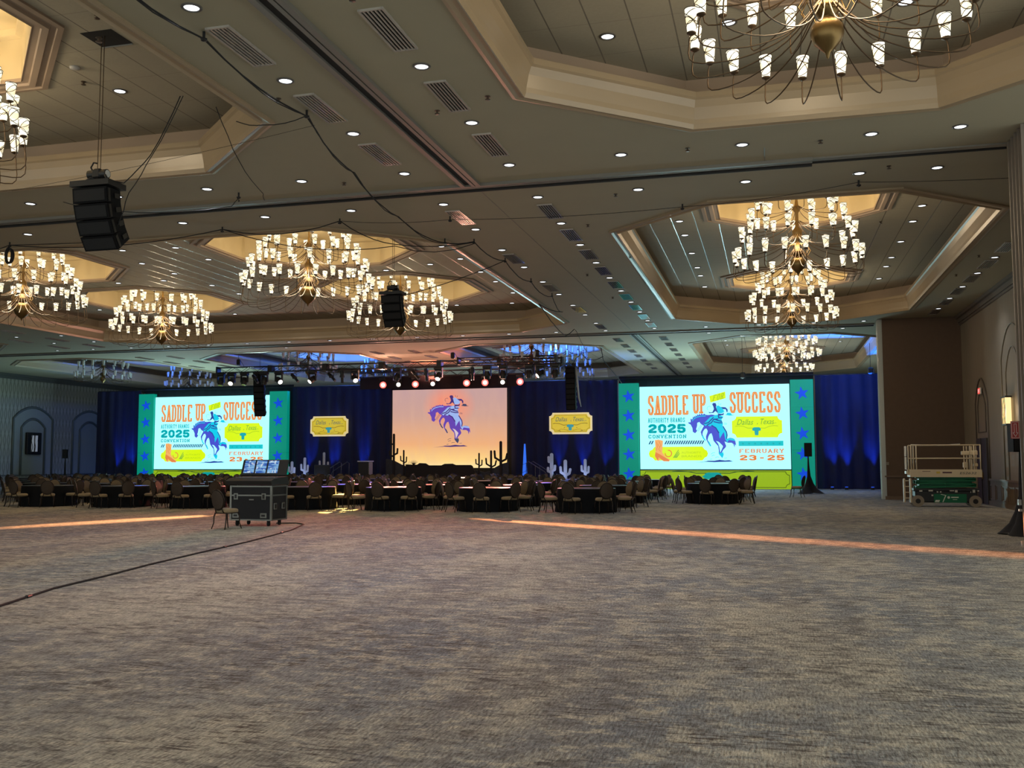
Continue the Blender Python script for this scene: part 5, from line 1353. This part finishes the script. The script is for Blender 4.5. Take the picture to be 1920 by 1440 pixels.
# ------------------------------------------------------------------ speakers on stands
M_scrim = mat('stand_scrim', (.010, .010, .013), .9)
def stand_speaker(x, y, z, lab, rz=0.0, s_=1.0, base=.62, hk_=1.0):
    root = empty('speaker_stand', (x, y, 0), 'tripod stand in black stretch cover %s' % lab, 'speaker stand', 'covered speaker stands', rz)
    e = MB(); e.cyl((0, 0, .1), (0, 0, z), .02, n=8); e.build('pole', M_black, root)
    sc = MB(); zs = [0, .06, .25, .5, .85, z * .75, z]; rr = [base, base * .86, base * .52, base * .30, base * .13, .05, .03]; n = 24; vs = []
    for zz, r in zip(zs, rr):
        for j in range(n):
            t = 2 * PI * j / n; k = (.5 + .5 * abs(math.cos(1.5 * t)) ** 1.2) if zz < .9 else 1; vs.append((r * k * math.cos(t), r * k * math.sin(t), zz + (.10 * (1 - k) if zz < .05 else 0)))
    sc.add(vs, [(i * n + j, i * n + (j + 1) % n, (i + 1) * n + (j + 1) % n, (i + 1) * n + j) for i in range(6) for j in range(n)], 0, True); sc.build('stretch_cover', M_scrim, root)
    root = empty('speaker', (x, y, z), 'black boxy loudspeaker on the covered stand %s' % lab, 'loudspeaker', 'loudspeakers on stands', rz)
    w_, d_, h_ = .36 * s_, .36 * s_, .66 * s_ * hk_
    e = MB(); e.prism([(-w_ / 2, -d_ / 2), (w_ / 2, -d_ / 2), (w_ * .32, d_ / 2), (-w_ * .32, d_ / 2)], h_, lambda u, v, d: (u, v, d)); e.build('cabinet', M_cab, root)
    MB().box((0, -d_ / 2 - .006, h_ / 2), (w_ * .9, .012, h_ * .92)).build('grille', mat('grille_black', (.004, .004, .005), .8), root)
stand_speaker(1.72, 49.6, 1.80, 'right of the right screen', .0, 1.0, .75)
stand_speaker(5.24, 23.4, 1.80, 'half hidden by the near right pier', .2, 1.35, .60, .68)
stand_speaker(-45.6, 55.4, 1.85, 'by the left wall beside the drapes', .3, .9, .55)

# ------------------------------------------------------------------ scissor lift
M_cream = mat('cream_enamel', (.62, .53, .38), .45, noise=.08, nscale=3); M_lgreen = mat('green_enamel', (.0, .12, .055), .4, noise=.1, nscale=3); M_lblk = mat('lift_black', (.012, .016, .020), .5); M_tyre = mat('grey_tyre', (.26, .22, .17), .85, noise=.12, nscale=6); M_white = mat('white_enamel', (.80, .82, .78), .4)
root = empty('scissor_lift', (5.82, 37.0, 0), 'green and cream scissor lift parked against the brown wall', 'scissor lift')
L, Wd = 2.30, .76
e = MB(); e.rbox((0, 0, .36), (2.0, .70, .42), .04); e.box((0, 0, .60), (2.1, .74, .08)); e.build('chassis', M_lblk, root)
for x in (-.92, .92):
    for y in (-.31, .31):
        e = MB(); e.cyl((x, y - .09, .20), (x, y + .09, .20), .20, n=24); e.cyl((x, y - .095, .20), (x, y + .095, .20), .085, n=14, mi=1); e.build('wheel', [M_tyre, M_black], root)
e = MB(); e.box((.12, -.365, .30), (1.05, .02, .30)); e.build('side_tray', M_lgreen, root)
e = MB(); fnl = lambda u, v, d: (u, -.38 + d, v)
ribbon(e, [(-.18, .44), (-.02, .40), (-.12, .17)], .03, .02, fnl); e.add([fnl(-.38, .17, 0), fnl(-.24, .17, 0), fnl(-.21, .24, 0), fnl(-.35, .24, 0)], [(0, 1, 2, 3)])
e.prism([(.07 + .045 * math.cos(t), .33 + .045 * math.sin(t)) for t in [2 * PI * k / 10 for k in range(10)]], 0, fnl); e.box((.27, -.378, .335), (.24, .004, .035)); e.box((.27, -.378, .26), (.14, .004, .015))
e.build('tray_marking', mat('marking_white', (.62, .66, .60), .5), root)
for k, (x, z, w_, h_) in enumerate(((-.82, .55, .10, .05), (-.50, .56, .14, .05), (-.28, .52, .05, .05), (-.18, .52, .05, .04), (.18, .56, .14, .03), (.32, .545, .08, .08), (.88, .55, .08, .10), (1.02, .56, .05, .04), (-.45, .40, .06, .05), (.78, .52, .02, .05))):
    MB().box((x, -.375, z), (w_, .006, h_)).build('sticker', mat('sticker', (.50, .50, .46), .5), root)
e = MB()
for lv in range(4):
    z = .70 + lv * .10
    for y in (-.30, .30):
        a = (-.95, y, z - .03 + .02 * (lv % 2)); b = (.95, y, z + .05 - .02 * (lv % 2)); e.box((0, y, z), (1.95, .05, .075), 0, Matrix.Rotation(.03 if lv % 2 else -.03, 3, 'Y'))
    e.cyl((-.9, -.35, z), (-.9, .35, z), .03, n=8); e.cyl((.9, -.35, z), (.9, .35, z), .03, n=8); e.cyl((0, -.35, z), (0, .35, z), .03, n=8)
e.box((0, 0, .86), (1.7, .5, .34)); e.build('scissor_stack', M_lgreen, root)
e = MB(); e.box((0, 0, 1.06), (L, Wd, .06)); e.box((.0, -Wd / 2, 1.16), (L, .03, .26)); e.box((0, Wd / 2, 1.16), (L, .03, .26)); e.box((L / 2, 0, 1.16), (.03, Wd, .26)); e.build('platform', M_cream, root)
e = MB(); put_text(e, 'ES2632', .45, .98, 1.13, 1.21, fnl, -.02, .2); e.build('model_lettering', mat('letter_dark', (.05, .07, .09), .5), root)
e = MB(); e.box((.05, -Wd / 2 - .018, 1.19), (.30, .004, .05)); e.box((-.62, -Wd / 2 - .018, 1.23), (.26, .004, .02)); e.build('decal', mat('decal_dark', (.08, .03, .05), .5), root)
MB().box((-.24, -Wd / 2 - .018, 1.19), (.12, .004, .07)).build('decal', mat('decal_yellow', (.6, .45, .08), .5), root)
e = MB(); r_ = .022
for y in (-Wd / 2 + .02, Wd / 2 - .02):
    for z in (1.68, 2.14): e.tube([(-L / 2 + .05, y, z), (L / 2 - .02, y, z)], r_, 6)
    for x in (-L / 2 + .05, -L / 2 + .22, L / 2 - .22, L / 2 - .02): e.tube([(x, y, 1.2), (x, y, 2.14)], r_, 6)
for z in (1.68, 2.14): e.tube([(L / 2 - .02, -Wd / 2 + .02, z), (L / 2 - .02, Wd / 2 - .02, z)], r_, 6)
e.build('guard_rail', M_cream, root)
e = MB(); e.tube([(-L / 2 + .05, -Wd / 2 + .02, 2.16), (-.2, -Wd / 2 + .02, 2.13), (.5, -Wd / 2 + .02, 2.17)], .014, 5); e.build('rail_cable', M_white, root)
for k in (0, 1):
    g_ = MB(); z0 = 1.22 + .0; x = -L / 2 - .10 - .0
    zz = (1.30, 1.76)[k], (1.72, 2.10)[k]
    g_.tube([(x, -.24, zz[0]), (x, .02, zz[0]), (x, .02, zz[1]), (x, -.24, zz[1])], .022, 6, 0, True); g_.build('entry_gate', M_white, root)
MB().box((-L / 2 - .10, -.12, 1.19), (.05, .3, .1)).build('gate_latch', M_white, root)
e = MB(); 
for x, y in ((-1.34, -.25), (-1.14, -.30)):
    e.rbox((x, y, .56), (.06, .16, .86 if x > -1.2 else .84), .02)
for k in range(4): e.box((-1.24, -.27, .30 + .2 * k), (.2, .16, .025))
e.build('ladder', M_cream, root)
e = MB(); e.rbox((.66, -.30, 1.86), (.26, .10, .14), .02); e.rbox((.92, -.30, 1.87), (.26, .12, .16), .02); e.rbox((.70, -.05, 1.45), (.16, .10, .2), .02); e.rbox((1.0, -.2, 1.45), (.14, .1, .12), .02)
e.cyl((.62, -.3, 1.2), (.62, -.3, 2.1), .02); e.cyl((.74, -.1, 1.2), (.74, -.1, 2.1), .02); e.cyl((.86, -.3, 1.2), (.86, -.3, 2.1), .02); e.build('control_box', M_cream, root)
e = MB(); e.tube([(-.25, .1, 1.10), (-.1, .1, 1.22), (.1, .12, 1.24), (.25, .1, 1.1)], .04, 6); e.build('tool_bag', M_black, root)
e = MB(); e.box((4.62, 42.9, 1.48), (.10, .02, .12)); struct(e.build('trim_switch', mat('switch_plate', (.2, .18, .15), .5)))

# ------------------------------------------------------------------ right wall fittings
xw = XR - .02
M_doorw = mat('door_wood', (.035, .027, .024), .5); M_archm = mat('arch_moulding', (.09, .07, .055), .5)
def arch_pts(y0, y1, z0, zs, zt, k=9):
    P = [(y0, z0), (y0, zs)]; m = (y0 + y1) / 2
    for i in range(1, k): t = i / k; P.append((y0 + (y1 - y0) * t, zs + (zt - zs) * math.sin(PI * t) ** .8))
    return P + [(y1, zs), (y1, z0)]
w = MB(); w.tube([(xw, y, z) for y, z in arch_pts(38.35, 40.5, 0.1, 3.75, 4.65)], .03, 6); w.tube([(xw, y, z) for y, z in arch_pts(38.75, 40.1, 2.65, 3.6, 4.2)], .018, 5, 0, True); struct(w.build('trim_arch_door', M_archm))
w = MB(); w.box((xw - .03, 39.42, 1.22), (.06, 1.75, 2.4)); w.box((xw - .07, 39.42, 1.22), (.03, .04, 2.4), 1); w.box((xw - .09, 39.25, 1.05), (.05, .08, .25), 2); struct(w.build('door_1', [M_doorw, M_black, M_brass]))
w = MB(); w.tube([(xw, y, z) for y, z in arch_pts(32.9, 36.0, .95, 5.0, 6.05)], .02, 5); w.tube([(xw, y, z) for y, z in arch_pts(33.5, 35.4, .95, 4.5, 5.3)], .018, 5); struct(w.build('trim_arch_wall', mat('arch_pale', (.20, .19, .155), .5)))
root = empty('exit_sign', (xw - .1, 39.4, 4.95), 'small glowing red exit sign above the arched door', 'exit sign')
MB().rbox((0, 0, 0), (.06, .36, .24), .01).build('housing', M_white, root)
e = MB(); 
for s_ in (-1,): e.box((-.032, 0, 0), (.006, .32, .2))
e.build('lit_face', mat('exit_red', (.2, .0, .0), .4, emit=(1.0, .05, .04), estr=1.4), root)
e = MB(); put_text(e, 'EXIT', -.12, .12, -.06, .06, lambda u, v, d: (-.037, -u, v), 0); e.build('lettering', mat('exit_white', (.8, .8, .8), .4, emit=(1, .8, .8), estr=1.0), root)
root.location = (xw - .06, 39.3, 4.02 + .15)
root = empty('wall_sconce', (xw - .12, 34.9, 2.82), 'lit amber wall sconce with dark branch pattern on the right wall', 'wall sconce')
e = MB(); e.box((0, 0, .4), (.16, .62, .86)); e.build('glass', mat('sconce_glow', (.6, .45, .2), .4, emit=(1.0, .72, .34), estr=1.2), root)
e = MB()
for y in (-.2, -.05, .12, .25): e.tube([(-.085, y, -.02), (-.09, y + .05, .25), (-.09, y - .03, .5), (-.085, y + .02, .84)], .013, 5)
e.box((0, 0, .85), (.2, .68, .05)); e.box((0, 0, -.05), (.2, .68, .05)); e.build('metal_frame', M_black, root)
l = bpy.data.lights.new('sconce_lamp', 'POINT'); l.energy = 22; l.color = (1, .72, .42); l.shadow_soft_size = .1; lo = bpy.data.objects.new('sconce_lamp', l); COL.objects.link(lo); lo.parent = root; lo.location = (-.35, 0, .4)
# red projecting sign on the near pier
root = empty('extinguisher_sign', (4.288, 19.45, 2.17), 'red sign with a white down arrow sticking out of the near right pier', 'sign')
MB().rbox((0, 0, 0), (.15, .015, .32), .006).build('plate', mat('sign_red', (.28, .02, .02), .45), root)
e = MB(); fs_ = lambda u, v, d: (u, -.010, v)
ribbon(e, [(-.06, -.145), (.06, -.145), (.06, .145), (-.06, .145), (-.06, -.145)], .008, .008, fs_, 0)
ribbon(e, [(-.018, .11), (.018, .11), (.018, -.05), (.04, -.05), (0, -.12), (-.04, -.05), (-.018, -.05), (-.018, .11)], .008, .008, fs_, 0); e.build('arrow', mat('sign_white', (.6, .5, .48), .5), root)
e = MB(); e.box((4.33, 19.55, .86), (.05, .10, .10)); e.box((4.33, 19.5, .72), (.05, .08, .04)); e.box((4.33, 19.4, .13), (.06, .10, .09)); struct(e.build('trim_latch', M_alum))

# ------------------------------------------------------------------ left wall
xl = XL + .02
def wall_arch(y0, y1, zs, zt, nm, r=.09):
    w = MB(); w.tube([(xl, y, z) for y, z in arch_pts(y0, y1, .72, zs, zt)], r, 6); struct(w.build(nm, M_mold))
for k, (yc) in enumerate((56.25, 62.0)):
    w = MB(); P = arch_pts(yc - 1.85, yc + 1.85, .75, 4.55, 5.35); e_ = [(xl - .008, y, z) for y, z in P]; w.add(e_, [tuple(range(len(e_)))]); struct(w.build('wall_panel_left', M_lpanel))
    wall_arch(yc - 1.85, yc + 1.85, 4.55, 5.35, 'trim_arch_outer'); wall_arch(yc - 1.1, yc + 1.1, 3.95, 4.55, 'trim_arch_inner')
root = empty('wall_lantern', (xl + .1, 56.2, 2.15), 'dark unlit wall sconce with pale glass in the left arch', 'wall sconce')
MB().rbox((0, 0, .72), (.18, 1.35, 1.5), .03).build('metal_frame', M_black, root)
e = MB(); e.box((.10, -.18, .72), (.03, .22, 1.1)); e.box((.10, .16, .72), (.03, .22, 1.1)); e.build('glass', mat('pale_glass', (.55, .58, .62), .3, emit=(.2, .22, .26), estr=.5), root)  # glass given a faint glow although the sconce is unlit
e = MB()
for y in (-.3, -.02, .3): e.tube([(.125, y, .1), (.13, y + .08, .5), (.13, y - .04, .9), (.125, y + .03, 1.35)], .02, 5)
e.build('branch_pattern', M_black, root)

# ------------------------------------------------------------------ orange beams laid across the carpet
def line_beam(src, a, b, thick, power, col, name):
    """a lamp whose shutters narrow the beam to a long thin line between two floor points"""
    src, a, b = Vector(src), Vector(a), Vector(b); mid = (a + b) / 2
    zax = (src - mid).normalized(); xax = (b - a); xax = (xax - zax * xax.dot(zax)).normalized(); yax = zax.cross(xax)
    da, db = (a - src).normalized(), (b - src).normalized(); half = max(abs(math.atan2(da.dot(xax), -da.dot(zax))), abs(math.atan2(db.dot(xax), -db.dot(zax))))
    l = bpy.data.lights.new(name, 'SPOT'); l.energy = power; l.color = col; l.spot_size = 2 * half; l.spot_blend = .5; l.shadow_soft_size = .10
    o = bpy.data.objects.new(name, l); COL.objects.link(o)
    M = Matrix((xax, yax, zax)).transposed().to_4x4(); M.translation = src
    dist = (src - mid).length; ty = thick / 2 / dist / math.tan(half)
    o.matrix_world = M @ Matrix.Diagonal((1, ty, 1, 1))
line_beam((-19.3, 49.2, 6.1), (-8.8, 26.9, 0), (6.0, 17.2, 0), .50, 260000, (1.0, .34, .12), 'orange_line_beam')
line_beam((-29.5, 49.2, 6.1), (-18.6, 20.0, 0), (-16.3, 26.8, 0), .40, 240000, (1.0, .42, .16), 'orange_line_beam')
spot('amber_floor_spot', (-18.3, 49.2, 6.1), (-13.9, 30.0, 0), 300000, (1.0, .62, .16), 3.2, .5, .03)
